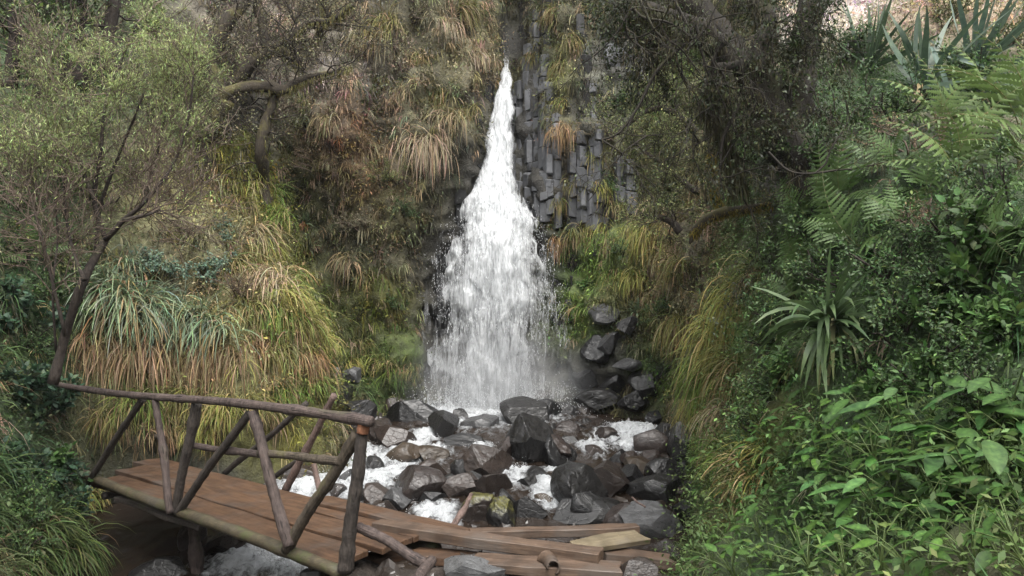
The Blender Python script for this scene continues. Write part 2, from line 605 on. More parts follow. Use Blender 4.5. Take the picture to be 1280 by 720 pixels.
def displace(W):
    du = np.gradient(W, axis=0)
    dv = np.gradient(W, axis=1)
    N = nrm(np.cross(du, dv))
    if (N[NS // 2, NV // 3] @ A([0, -1., 0])) < 0:
        N = -N
    f = fbm(W * A([.9, .9, .55]), 5, 3)
    led = fbm(W * A([.5, .5, 2.6]), 3, 21)
    fine = fbm(W * 4.5, 3, 40)
    back = np.clip((W[..., 1] - 10) / 2.5, 0, 1)
    amp = (.22 + .18 * back)
    d = amp * f + .14 * back * led + (.05 + .05 * back) * fine + .13 * back * fbm(W * 2.1, 3, 44) - .30 * back * np.clip(.35 - np.abs(vn(W * A([1.5, 1.5, .9]), 45)), 0, 1) - .18 * back * np.clip(.3 - np.abs(vn(W * 3.1, 46)), 0, 1)
    # smooth chute behind the fall
    ch = np.exp(-((W[..., 0] + .15) / .45) ** 2) * back
    d = d * (1 - .75 * ch)
    return W + N * d[..., None], N


WALL, WN = displace(WALL)
rimA = WALL[:, -1]
WALL = np.concatenate([WALL, np.stack([rimA * (1 - t) + far * t for t in (.08, .2, .45, 1)], 1), far2[:, None]], 1)
NV = WALL.shape[1]
wallBVH = None


def grid_faces(n, m):
    i, j = np.meshgrid(np.arange(n - 1), np.arange(m - 1), indexing='ij')
    a = i * m + j
    return np.stack([a, a + m, a + m + 1, a + 1], -1).reshape(-1, 4)


# stream bed
def sm(a, b, x):
    t = np.clip((x - a) / (b - a), 0, 1)
    return t * t * (3 - 2 * t)


def bed_base(x, y):
    z = np.interp(y, [-4, 3, 5, 6.2, 7.2, 8.2, 9.2, 10.2, 11.4, 12.4, 15], [-.75, -.7, -.65, -.6, -.5, -.36, -.16, .05, .2, .28, .3])
    # near bank where the camera stands and the planks lie
    near = (1 - sm(6.1, 7.2, y + .12 * x)) * sm(-1.9, -1.0, x + .25 * (y - 5))
    z = z + near * (1.0 - .1 * sm(4, 7, y))
    # the little pool at the right
    z = z - .0 * x
    return z


def bed_h(x, y):
    p = np.stack([x, y, 0 * x], -1)
    return bed_base(x, y) + .07 * fbm(p * 1.6, 3, 11) + .03 * fbm(p * 6, 2, 12)


def water_h(x, y):
    z = np.interp(y, [-4, 4, 6.0, 7.0, 7.6, 8.3, 8.7, 9.5, 9.8, 10.6, 10.9, 11.7, 12.0, 12.9, 15],
                  [-.7, -.62, -.55, -.44, -.38, -.33, -.2, -.08, .04, .1, .2, .24, .32, .345, .35])
    p = np.stack([x, y, 0 * x], -1)
    slope = 1 + 0 * x
    return z + .045 + .022 * fbm(p * A([3, 2.2, 1]), 3, 31) + .012 * fbm(p * 9, 2, 33)


gx, gy = np.meshgrid(np.linspace(-6, 4.5, 260), np.linspace(-4, 16, 420), indexing='ij')
BED = np.stack([gx, gy, bed_h(gx, gy)], -1)
wx, wy = np.meshgrid(np.linspace(-5.5, 3.2, 330), np.linspace(1, 15.4, 540), indexing='ij')
WAT = np.stack([wx, wy, water_h(wx, wy)], -1)

WF = grid_faces(NS, NV)
BF = grid_faces(260, 420)
bvhW = BVHTree.FromPolygons(WALL.reshape(-1, 3).tolist(), WF.tolist())
bvhB = BVHTree.FromPolygons(BED.reshape(-1, 3).tolist(), BF.tolist())
CAM = Vector((0, 0, CZ))


def ray(px, py):
    return Vector(((px - 640) / F, 1, -(py - 360) / F)).normalized()


def hit(px, py, bed=False):
    d = ray(px, py)
    a = bvhW.ray_cast(CAM, d)
    b = bvhB.ray_cast(CAM, d)
    if bed and b[0] is not None:
        return A(b[0]), A(b[1])
    if a[0] is None or (b[0] is not None and b[3] < a[3]):
        a = b
    if a[0] is None:
        return P(px, py, 9.0), A([0, -1., 0])
    n = A(a[1])
    if n @ A(d) > 0:
        n = -n
    return A(a[0]), n


# ------------------------------------------------------------------ albedo zones (what grows or shows where)
TAN, STRAW, OLIVE, GREEN = A([.255, .21, .135]), A([.34, .26, .14]), A([.105, .105, .04]), A([.07, .115, .03])
BRIGHT, RUST, BROWN, ROCK_AND_SHADE, GREY = A([.145, .215, .05]), A([.125, .072, .034]), A([.088, .080, .050]), A([.035, .033, .032]), A([.16, .155, .145])
MOSS, GLAUC, DKGREEN = A([.13, .125, .02]), A([.13, .175, .125]), A([.04, .075, .028])
HAZEB = A([.19, .165, .135])
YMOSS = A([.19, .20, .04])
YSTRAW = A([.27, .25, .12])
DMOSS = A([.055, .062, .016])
PALE, PALETAN = A([.62, .55, .52]), A([.42, .32, .23])
ZPX = [  # px, py, radius m, colour, weight
    (450, 215, .55, RUST, 1.0), (440, 135, .5, RUST, .7), (400, 190, .5, RUST, .6), (470, 190, .4, RUST, .6), (520, 110, .5, OLIVE, .8),
    (400, 40, 1.0, HAZEB, .9), (470, 60, 1.0, HAZEB, .8), (330, 60, 1.0, HAZEB, .8), (540, 50, .8, OLIVE, .6), (590, 60, .5, TAN, .5),
    (520, 200, .7, BROWN, .6), (400, 250, .6, BROWN, .9), (470, 260, .5, OLIVE, .8), (500, 310, .5, BROWN, .7), (440, 300, .5, HAZEB, .6),
    (470, 370, .4, MOSS, .7), (470, 430, .5, GREEN, .6), (510, 450, .4, GREEN, .6), (440, 470, .4, GREEN, .6), (500, 400, .3, BROWN, .7),
    (565, 300, .45, ROCK_AND_SHADE, 1.2), (560, 380, .5, ROCK_AND_SHADE, 1.2), (585, 220, .3, ROCK_AND_SHADE, 1.0), (600, 130, .25, ROCK_AND_SHADE, .9), (545, 450, .4, ROCK_AND_SHADE, 1.1),
    (632, 40, .35, ROCK_AND_SHADE, 1.3), (640, 300, .9, ROCK_AND_SHADE, 1.0), (640, 420, 1.0, ROCK_AND_SHADE, 1.2),
    (705, 100, .35, OLIVE, 1.0), (700, 60, .3, OLIVE, .9), (710, 200, .3, TAN, .6), (700, 280, .3, MOSS, .9), (725, 30, .5, BROWN, .6),
    (775, 80, .5, GREY, .7), (760, 160, .4, ROCK_AND_SHADE, .8), (740, 250, .5, ROCK_AND_SHADE, .9), (790, 200, .5, OLIVE, .8), (830, 110, .6, GREEN, .8),
    (720, 330, .4, GREEN, 1.0), (720, 400, .45, BRIGHT, 1.0), (760, 320, .5, BRIGHT, .9), (780, 360, .5, OLIVE, 1.0), (730, 450, .4, ROCK_AND_SHADE, 1.0),
    (770, 440, .4, ROCK_AND_SHADE, .8), (820, 400, .5, OLIVE, 1.0), (835, 440, .5, GREEN, .8), (820, 300, .4, STRAW, .9), (850, 350, .4, TAN, .6),
    (880, 300, .5, BROWN, .8), (920, 420, .5, BRIGHT, .8), (900, 480, .5, OLIVE, .9), (890, 540, .4, BRIGHT, .7),
    (1000, 150, .8, DKGREEN, 1.0), (960, 220, .6, ROCK_AND_SHADE, .8), (1100, 250, .8, DKGREEN, 1.0), (1150, 450, 1.0, DKGREEN, 1.2), (1050, 560, .8, DKGREEN, 1.0), (960, 580, .4, MOSS, .8),
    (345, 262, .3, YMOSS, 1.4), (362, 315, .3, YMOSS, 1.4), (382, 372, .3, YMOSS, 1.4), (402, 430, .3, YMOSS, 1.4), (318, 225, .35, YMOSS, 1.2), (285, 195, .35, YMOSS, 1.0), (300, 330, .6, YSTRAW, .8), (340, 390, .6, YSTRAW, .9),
    (300, 440, .5, YSTRAW, .7), (370, 440, .5, OLIVE, .8), (200, 450, .6, YSTRAW, .9), (240, 300, .6, BROWN, .8), (180, 260, .6, YSTRAW, .6), (250, 230, .6, YSTRAW, .7),
    (60, 250, .8, DKGREEN, .9), (60, 60, 1.0, DKGREEN, .9), (200, 60, .9, BROWN, .6), (60, 430, .8, DKGREEN, 1.0), (60, 620, .8, DKGREEN, 1.0), (200, 540, .6, OLIVE, 1.0), (330, 520, .5, MOSS, .7),
    (1075, 5, .6, PALE, 1.4), (1180, 15, .7, PALETAN, 1.2), (1250, 10, .6, PALETAN, 1.0), (1200, 110, .7, DKGREEN, 1.5), (1260, 110, .7, DKGREEN, 1.5), (1130, 130, .6, DKGREEN, 1.5),
    (400, 300, .5, DMOSS, 1.8), (432, 360, .45, DMOSS, 1.8), (445, 410, .4, DMOSS, 1.5), (385, 255, .5, DMOSS, 1.6), (355, 205, .5, DMOSS, 1.4), (450, 450, .4, DMOSS, 1.2), (495, 440, .4, DMOSS, 1.0), (420, 320, .4, ROCK_AND_SHADE, 1.0), (300, 140, .5, ROCK_AND_SHADE, .8),
    (660, 95, .3, ROCK_AND_SHADE, 2), (663, 150, .3, ROCK_AND_SHADE, 2), (660, 200, .3, ROCK_AND_SHADE, 2), (670, 245, .35, ROCK_AND_SHADE, 2), (690, 200, .25, ROCK_AND_SHADE, 1.6), (730, 230, .3, ROCK_AND_SHADE, 1.6), (745, 265, .3, ROCK_AND_SHADE, 1.5), (780, 72, .35, ROCK_AND_SHADE, 1.8), (733, 130, .25, ROCK_AND_SHADE, 1.5),
    (150, 640, .8, ROCK_AND_SHADE, 1.5), (230, 600, .7, ROCK_AND_SHADE, 1.2),  # dark colour painted in for the shade under the bridge
]
ZC, ZR, ZK, ZW, ZROCK = [], [], [], [], []
for (a, b, r_, k, wt_) in ZPX:
    q, _ = hit(a, b)
    ZROCK.append(k is ROCK_AND_SHADE or k is GREY); ZC.append(q); ZR.append(r_ * 1.15); ZK.append(k); ZW.append(wt_)
ZC, ZR, ZK, ZW = A(ZC), A(ZR), A(ZK), A(ZW)


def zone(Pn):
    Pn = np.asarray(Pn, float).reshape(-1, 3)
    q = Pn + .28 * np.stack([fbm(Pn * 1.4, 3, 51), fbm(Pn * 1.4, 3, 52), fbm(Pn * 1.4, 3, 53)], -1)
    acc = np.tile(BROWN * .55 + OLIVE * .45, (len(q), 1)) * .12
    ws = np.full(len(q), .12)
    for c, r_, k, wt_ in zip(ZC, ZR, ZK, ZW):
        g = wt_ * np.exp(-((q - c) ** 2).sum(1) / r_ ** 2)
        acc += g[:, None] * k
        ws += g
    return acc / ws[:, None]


def rockness(Pn):
    """1 where bare wet rock or the painted bridge shade shows"""
    Pn = np.asarray(Pn, float).reshape(-1, 3)
    q = Pn + .2 * np.stack([fbm(Pn * 1.8, 3, 61), fbm(Pn * 1.8, 3, 62), fbm(Pn * 1.8, 3, 63)], -1)
    a = np.zeros(len(q)); s = np.full(len(q), .12)
    for c, r_, k, wt_ in zip(ZC, ZR, ZROCK, ZW):
        g = wt_ * np.exp(-((q - c) ** 2).sum(1) / r_ ** 2)
        s += g
        if k:
            a += g
    return a / s


wv = WALL.reshape(-1, 3)
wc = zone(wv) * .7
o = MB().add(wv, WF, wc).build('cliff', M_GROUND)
tag(o, 'steep gorge walls of dark rock and earth around the waterfall', None, kind='structure')
CLIFF = o
bv = BED.reshape(-1, 3)
bc = np.tile(A([.026, .02, .016]), (len(bv), 1)) * (1 + .4 * fbm(bv * 2, 3, 71))[:, None].clip(.4, 1.8)
o = MB().add(bv, BF, bc).build('stream_bed', M_GROUND)
tag(o, 'dark stony stream bed and near bank at the bottom of the gorge', None, kind='structure')
# far ground beyond the rim so the place goes on to the horizon
gm = MB()
fx, fy = np.meshgrid(np.linspace(-70, 70, 60), np.linspace(-70, 70, 60), indexing='ij')
fz = -3.2 + 0 * fx + .5 * fbm(np.stack([fx, fy, 0 * fx], -1) * .05, 2, 5)
gm.add(np.stack([fx, fy, fz], -1), grid_faces(60, 60), OLIVE * .7).build('ground', M_GROUND)
tag(bpy.data.objects['ground'], 'wide ground beneath the gorge', None, kind='structure')

# ------------------------------------------------------------------ water
def water_mat():
    g = NT('stream_water_surface')
    at = g.n('ShaderNodeSeparateColor')
    g.t.links.new(g.n('ShaderNodeAttribute', attribute_name='Col').outputs['Color'], at.inputs[0])
    pos = g.n('ShaderNodeNewGeometry').outputs['Position']
    mp = g.n('ShaderNodeMapping', i_Scale=(1, .55, 1))
    g.t.links.new(pos, mp.inputs[0])
    n1 = g.noise(mp.outputs[0], 9, 6, .68, .6)
    n2 = g.noise(pos, 38, 4, .6)
    f = g.math('ADD', at.outputs[0], g.math('MULTIPLY', g.math('SUBTRACT', n1, .5), 1.9))
    f = g.math('ADD', f, g.math('MULTIPLY', g.math('SUBTRACT', n2, .5), .3))
    foam = g.ramp(f, .33, .8)
    wa = g.n('ShaderNodeBsdfPrincipled', i_Base_Color=(.017, .012, .009, 1), i_Roughness=.07, i_Specular_IOR_Level=.5, i_Normal=g.bump(g.math('ADD', n1, g.math('MULTIPLY', n2, .25)), .35, .04))
    fo = g.n('ShaderNodeBsdfPrincipled', i_Base_Color=g.mix(g.ramp(f, .5, 1.25), (.30, .315, .33), (.72, .74, .76)), i_Roughness=.5, i_Normal=g.bump(g.math('ADD', n1, n2), 1.0, .08))
    m = g.n('ShaderNodeMixShader', i_0=foam)
    g.t.links.new(wa.outputs[0], m.inputs[1])
    g.t.links.new(fo.outputs[0], m.inputs[2])
    return g.out(m.outputs[0])


FOAM = [(465, 582, .3), (375, 604, .3), (447, 566, .25), (505, 578, .22), (740, 560, .2), (822, 548, .2), (722, 602, .2), (602, 562, .16), (688, 628, .16), (535, 640, .16), (430, 585, .35), (415, 565, .25), (385, 600, .35), (490, 590, .2), (810, 540, .22), (775, 535, .2), (700, 612, .2), (650, 590, .15), (520, 560, .2), (405, 590, .32), (395, 610, .35), (440, 600, .32), (470, 600, .25), (455, 575, .2), (530, 550, .22), (500, 570, .2), (545, 565, .2), (625, 575, .16), (632, 590, .16), (640, 600, .16),
        (690, 605, .22), (700, 595, .22), (682, 618, .18), (790, 540, .26), (770, 550, .26), (800, 545, .25), (755, 548, .2), (785, 560, .2), (340, 700, .3), (300, 706, .3), (370, 705, .25), (320, 690, .2),
        (560, 655, .14), (556, 640, .14), (600, 518, .7), (560, 518, .5), (660, 518, .6), (845, 560, .15), (575, 530, .12)]
wvv = WAT.reshape(-1, 3)
fo = np.zeros(len(wvv))
bvhWa = BVHTree.FromPolygons(wvv.tolist(), grid_faces(330, 540).tolist())
FPTS = []
for a, b, r_ in FOAM:
    h_ = bvhWa.ray_cast(CAM, ray(a, b))[0]
    q = A(h_)
    FPTS.append((q, r_))
    e = (wvv - q) / A([r_ * 1.25, r_ * 1.9, 1e3])
    fo = np.maximum(fo, 1.0 * np.exp(-(e ** 2).sum(1) * .9))
wq = wvv.copy()
wq[:, 2] += fo * .06 * (1 + fbm(wvv * 11, 3, 35))
o = MB().add(wq, grid_faces(330, 540), np.stack([fo, fo * 0, fo * 0], -1)).build('stream_water', water_mat())
tag(o, 'shallow brown stream with white rapids running between boulders', None, kind='structure')

# waterfall
FPY = [52, 84, 100, 125, 150, 200, 240, 262, 290, 330, 380, 450, 520]
FL = [631, 629, 624, 618, 612, 603, 590, 579, 569, 559, 550, 541, 532]
FR = [635, 637, 639, 640, 641, 642, 648, 658, 668, 681, 691, 700, 707]
FD = [16.0, 15.55, 15.3, 15.1, 14.95, 14.75, 14.55, 14.4, 14.25, 14.1, 13.98, 13.9, 13.85]


def fall_pt(u, py):
    l, r_, D = np.interp(py, FPY, FL), np.interp(py, FPY, FR), np.interp(py, FPY, FD)
    px = l + (r_ - l) * u
    bul = .28 * (1 - (2 * u - 1) ** 2) * np.interp(py, [84, 240, 300, 520], [.3, .5, 1, .8])
    D = D - bul
    return np.stack([(px - 640) / F * D, D, CZ - (py - 360) / F * D], -1)


def fall_mat():
    g = NT('falling_water')
    sp = g.n('ShaderNodeSeparateColor')
    g.t.links.new(g.n('ShaderNodeAttribute', attribute_name='Col').outputs['Color'], sp.inputs[0])
    pos = g.n('ShaderNodeNewGeometry').outputs['Position']

    def nz(sx, sz, d):
        mp = g.n('ShaderNodeMapping', i_Scale=(sx, sx * .5, sz))
        g.t.links.new(pos, mp.inputs[0])
        return g.noise(mp.outputs[0], 1, d, .6, .3)
    a = nz(8, 1.3, 4)
    b = nz(34, 4.0, 4)
    f = g.math('ADD', g.math('MULTIPLY', g.math('SUBTRACT', a, .5), 1.5), g.math('MULTIPLY', g.math('SUBTRACT', b, .5), 1.45))
    al = g.math('ADD', g.math('SUBTRACT', g.math('MULTIPLY', sp.outputs[0], 2.5), 1.0), f, True)
    cw = g.mix(g.ramp(g.math('ADD', g.math('MULTIPLY', a, .6), g.math('MULTIPLY', b, .6)), .34, .62), (.42, .44, .46), (.84, .86, .88))
    df = g.n('ShaderNodeBsdfPrincipled', i_Base_Color=cw, i_Roughness=.5, i_Normal=g.bump(g.math('ADD', a, b), 1.0, .12))
    tl = g.n('ShaderNodeBsdfTranslucent', i_Color=(.80, .82, .84, 1))
    m1 = g.n('ShaderNodeMixShader', i_0=.3)
    g.t.links.new(df.outputs[0], m1.inputs[1])
    g.t.links.new(tl.outputs[0], m1.inputs[2])
    tr = g.n('ShaderNodeBsdfTransparent')
    m = g.n('ShaderNodeMixShader', i_0=al)
    g.t.links.new(tr.outputs[0], m.inputs[1])
    g.t.links.new(m1.outputs[0], m.inputs[2])
    return g.out(m.outputs[0])


def fall_den(u, py):
    top = np.interp(py, [52, 84, 108, 250, 320, 360, 420, 520], [-.25, .25, 1.1, 1.4, .98, .60, .40, .36])
    edge = np.minimum(u, 1 - u) * 2
    soft = np.interp(py, [84, 240, 300, 520], [.35, .45, .6, .5])
    e = np.clip(edge / soft, 0, 1)
    core = np.exp(-((u - .40) / .22) ** 2)
    lowc = np.interp(py, [300, 380, 450], [0, .12, .1])
    return top * (.1 + .9 * e) - np.interp(py, [84, 240, 300, 520], [.3, .35, .6, .5]) * (1 - e) + lowc * core * 1.5


fm = MB()
for ly in range(3):
    uu, pp = np.meshgrid(np.linspace(0, 1, 46), np.linspace(52, 520, 240), indexing='ij')
    V = fall_pt(uu, pp)
    V = V + A([0, .12 * (ly - 1), 0])
    ns = fbm(V * A([3.5, 2, 1.0]) + 9.1 * ly, 4, 80)
    V[..., 1] += .12 * ns * np.interp(pp, [84, 200, 520], [.5, 1, 1])
    V[..., 0] += .09 * fbm(V * A([2, 2, 2.6]) + 3.3 * ly, 3, 84) * np.interp(pp, [84, 250, 300, 520], [.6, 1, 1.6, 2])
    de = fall_den(uu, pp) * (1 if ly == 1 else .8)
    eg = 1 - np.clip(np.minimum(uu, 1 - uu) * 3.2, 0, 1)
    de = de + (eg * .9 + .25) * fbm(np.stack([uu * 5 + ly * 7, pp * .022, 0 * pp + ly], -1), 4, 88) * np.interp(pp, [84, 230, 270, 520], [.25, .4, 1, .8])
    fm.add(V, grid_faces(46, 240), np.stack([de.ravel() * 1.0, uu.ravel(), pp.ravel() / 720], -1))
uu, pp = np.meshgrid(np.linspace(-.16, 1.16, 50), np.linspace(255, 520, 160), indexing='ij')
V = fall_pt(uu, pp)
V[..., 1] = np.interp(pp, FPY, FD) - .1 + .15 * fbm(V * A([2, 2, 1.0]), 3, 86)
de = (.34 * np.exp(-((uu - .5) / .46) ** 4) - .12) * np.interp(pp, [255, 300, 520], [0, 1, 1]) - .25 * np.interp(pp, [255, 300], [1, 0])
fm.add(V, grid_faces(50, 160), np.stack([de.ravel(), uu.ravel(), pp.ravel() / 720], -1))
# densities run from -1 to 1.5 and are stored as 0 to 1
for i in range(len(fm.C)):
    fm.C[i][:, 0] = (fm.C[i][:, 0].clip(-1, 1.5) + 1) / 2.5
o = fm.build('waterfall', fall_mat())
tag(o, 'tall white waterfall plunging down the dark cliff and widening to a veil', None, kind='structure')

# spray: countless drops
def drops(pos, ln, wd, r):
    N = len(pos)
    a = r.uniform(0, 6.28, N)
    ring = [np.stack([np.cos(a + k * 2.094) * wd, np.sin(a + k * 2.094) * wd, 0 * a], -1) for k in range(3)]
    tilt = np.stack([r.normal(size=N) * .12, r.normal(size=N) * .12, np.ones(N)], -1) * ln[:, None]
    V = np.stack([pos + tilt, pos - tilt] + [pos + q for q in ring], 1)
    t = A([[0, 2, 3], [0, 3, 4], [0, 4, 2], [1, 3, 2], [1, 4, 3], [1, 2, 4]])
    f = (t[None] + (np.arange(N) * 5)[:, None, None]).reshape(-1, 3)
    return V.reshape(-1, 3), f


dr = np.random.default_rng(5)
N = 6000
pv = 250 + 270 * dr.uniform(0, 1, N) ** .85
uv = .5 + dr.normal(size=N) * np.interp(pv, [240, 300, 520], [.20, .26, .27])
k = (uv > -.06) & (uv < 1.06)
pv, uv = pv[k], uv[k]
clump = fbm(np.stack([uv * 8, pv * .035, 0 * pv], -1), 4, 90)
k = dr.uniform(-.35, .75, len(pv)) < clump
pv, uv = pv[k], uv[k]
q = fall_pt(uv, pv) + dr.normal(size=(len(pv), 3)) * A([.03, .22, .03])
dm = MB()
dm.add(*drops(q, dr.uniform(.010, .036, len(q)), dr.uniform(.002, .0055, len(q)), dr), (.9, .92, .94))
N = 1100
pv = dr.uniform(255, 400, N)
u2 = np.where(dr.uniform(size=N) < .6, 1.0, 0.0) + dr.normal(size=N) * .09
q = fall_pt(u2, pv) + dr.normal(size=(N, 3)) * A([.03, .2, .04])
dm.add(*drops(q, dr.uniform(.006, .022, N), dr.uniform(.0018, .0042, N), dr), (.9, .92, .94))
# bouncing drops at the foot and over the rapids
N = 5000
u2 = dr.uniform(-.15, 1.15, N)
q = fall_pt(u2, np.full(N, 516.)) + np.abs(dr.normal(size=(N, 3))) * A([0, 0, .22]) + dr.normal(size=(N, 3)) * A([.12, .35, 0]) + A([0, -.1, 0])
dm.add(*drops(q, dr.uniform(.004, .014, N), dr.uniform(.003, .008, N), dr), (.9, .92, .94))
for c, r_ in FPTS[:25]:
    N = 260
    q = c + dr.normal(size=(N, 3)) * A([r_ * .6, r_ * .6, 0]) + np.abs(dr.normal(size=(N, 1))) * A([0, 0, .05])
    dm.add(*drops(q, dr.uniform(.002, .008, N), dr.uniform(.002, .006, N), dr), (.9, .92, .94))
g = NT('white_drops')
b_ = g.n('ShaderNodeBsdfPrincipled', i_Base_Color=(.80, .82, .84, 1), i_Roughness=.3)
t_ = g.n('ShaderNodeBsdfTranslucent', i_Color=(.80, .82, .84, 1))
x_ = g.n('ShaderNodeMixShader', i_0=.3)
g.t.links.new(b_.outputs[0], x_.inputs[1])
g.t.links.new(t_.outputs[0], x_.inputs[2])
o = dm.build('spray', g.out(x_.outputs[0]))
tag(o, 'white drops of spray thrown out by the waterfall and the rapids', None, kind='stuff')

# ------------------------------------------------------------------ rocks
def ico(sub):
    bm = bmesh.new()
    bmesh.ops.create_icosphere(bm, subdivisions=sub, radius=1)
    V = A([v.co[:] for v in bm.verts])
    T = A([[v.index for v in f.verts] for f in bm.faces])
    bm.free()
    return V, T


ICO = {4: ico(4), 5: ico(5)}


def rock_arr(seed, sub=5, npl=13, rough=.03, lo=.45, hi=.85):
    r = np.random.default_rng(seed)
    V, T = ICO[sub]
    V = V.copy() * A([1, r.uniform(.75, 1), r.uniform(.7, 1)])
    for k in range(npl):
        n = nrm(r.normal(size=3))
        o_ = r.uniform(lo, hi)
        d = V @ n - o_
        V = V - np.where(d > 0, d, 0)[:, None] * n * .97
    V = V + nrm(V) * (fbm(V * 2.2 + seed, 4, seed % 50)[:, None] * rough * 1.6 + fbm(V * 9 + seed, 2, seed % 50)[:, None] * rough * .35)
    lo_, hi_ = V.min(0), V.max(0)
    V = (V - (lo_ + hi_) / 2) / (hi_ - lo_) * 2
    return V, T


ROCKS = [MB().add(*rock_arr(100 + i, 5, 9 + i % 6, .012 + .006 * (i % 3), .40, .78), (.5, .5, .5)).mesh('boulder', M_ROCK, False) for i in range(22)]
ROCKSM = [MB().add(*rock_arr(200 + i, 5, 8, .05, .6, .95), (.5, .5, .5)).mesh('boulder', M_ROCKMOSS, True) for i in range(4)]
TONE = {'black': (.012, .0118, .0125), 'dark': (.020, .0192, .0192), 'brown': (.042, .031, .026), 'reddish': (.042, .031, .027), 'column': (.085, .087, .093), 'grey': (.085, .085, .087),
        'pale': (.13, .132, .135), 'tan': (.058, .042, .028)}


def boulder(cx, cy_, w_, h_, tone, label, i, moss=False, wall=False, rot=None, group=None):
    D = hit(cx, cy_ + h_ * .42, bed=not wall)[0][1]
    if wall:
        D -= .05
    c = P(cx, cy_, D)
    r = random.Random(i * 31 + 5)
    o = link('boulder', (ROCKSM if moss else ROCKS)[i % (4 if moss else 22)])
    if wall:
        w_, h_ = w_ * .86, h_ * .86
    sx, sz = w_ * D / F / 2 * 1.14, h_ * D / F / 2 * 1.18
    o.scale = (sx, (sx + sz) * .5 * r.uniform(.85, 1.15), sz)
    o.rotation_euler = (r.uniform(-.15, .15), r.uniform(-.2, .2) if rot is None else rot, r.choice([0, math.pi]) + r.uniform(-.3, .3))
    o.location = c - A([0, 0, sz * .04])
    j = 1 + r.uniform(-.2, .2)
    o.color = tuple(x * j * .6 for x in TONE[tone]) + (1,)
    tag(o, label, 'boulder', group, px=(cx, cy_))
    return o


def Z8(cx, cy_, w_, h_):
    return 425 + cx / 2.977, 480 + cy_ / 2.977, w_ / 2.977, h_ / 2.977


def Z7(cx, cy_, w_, h_):
    return cx / 2.977, 480 + cy_ / 2.977, w_ / 2.977, h_ / 2.977


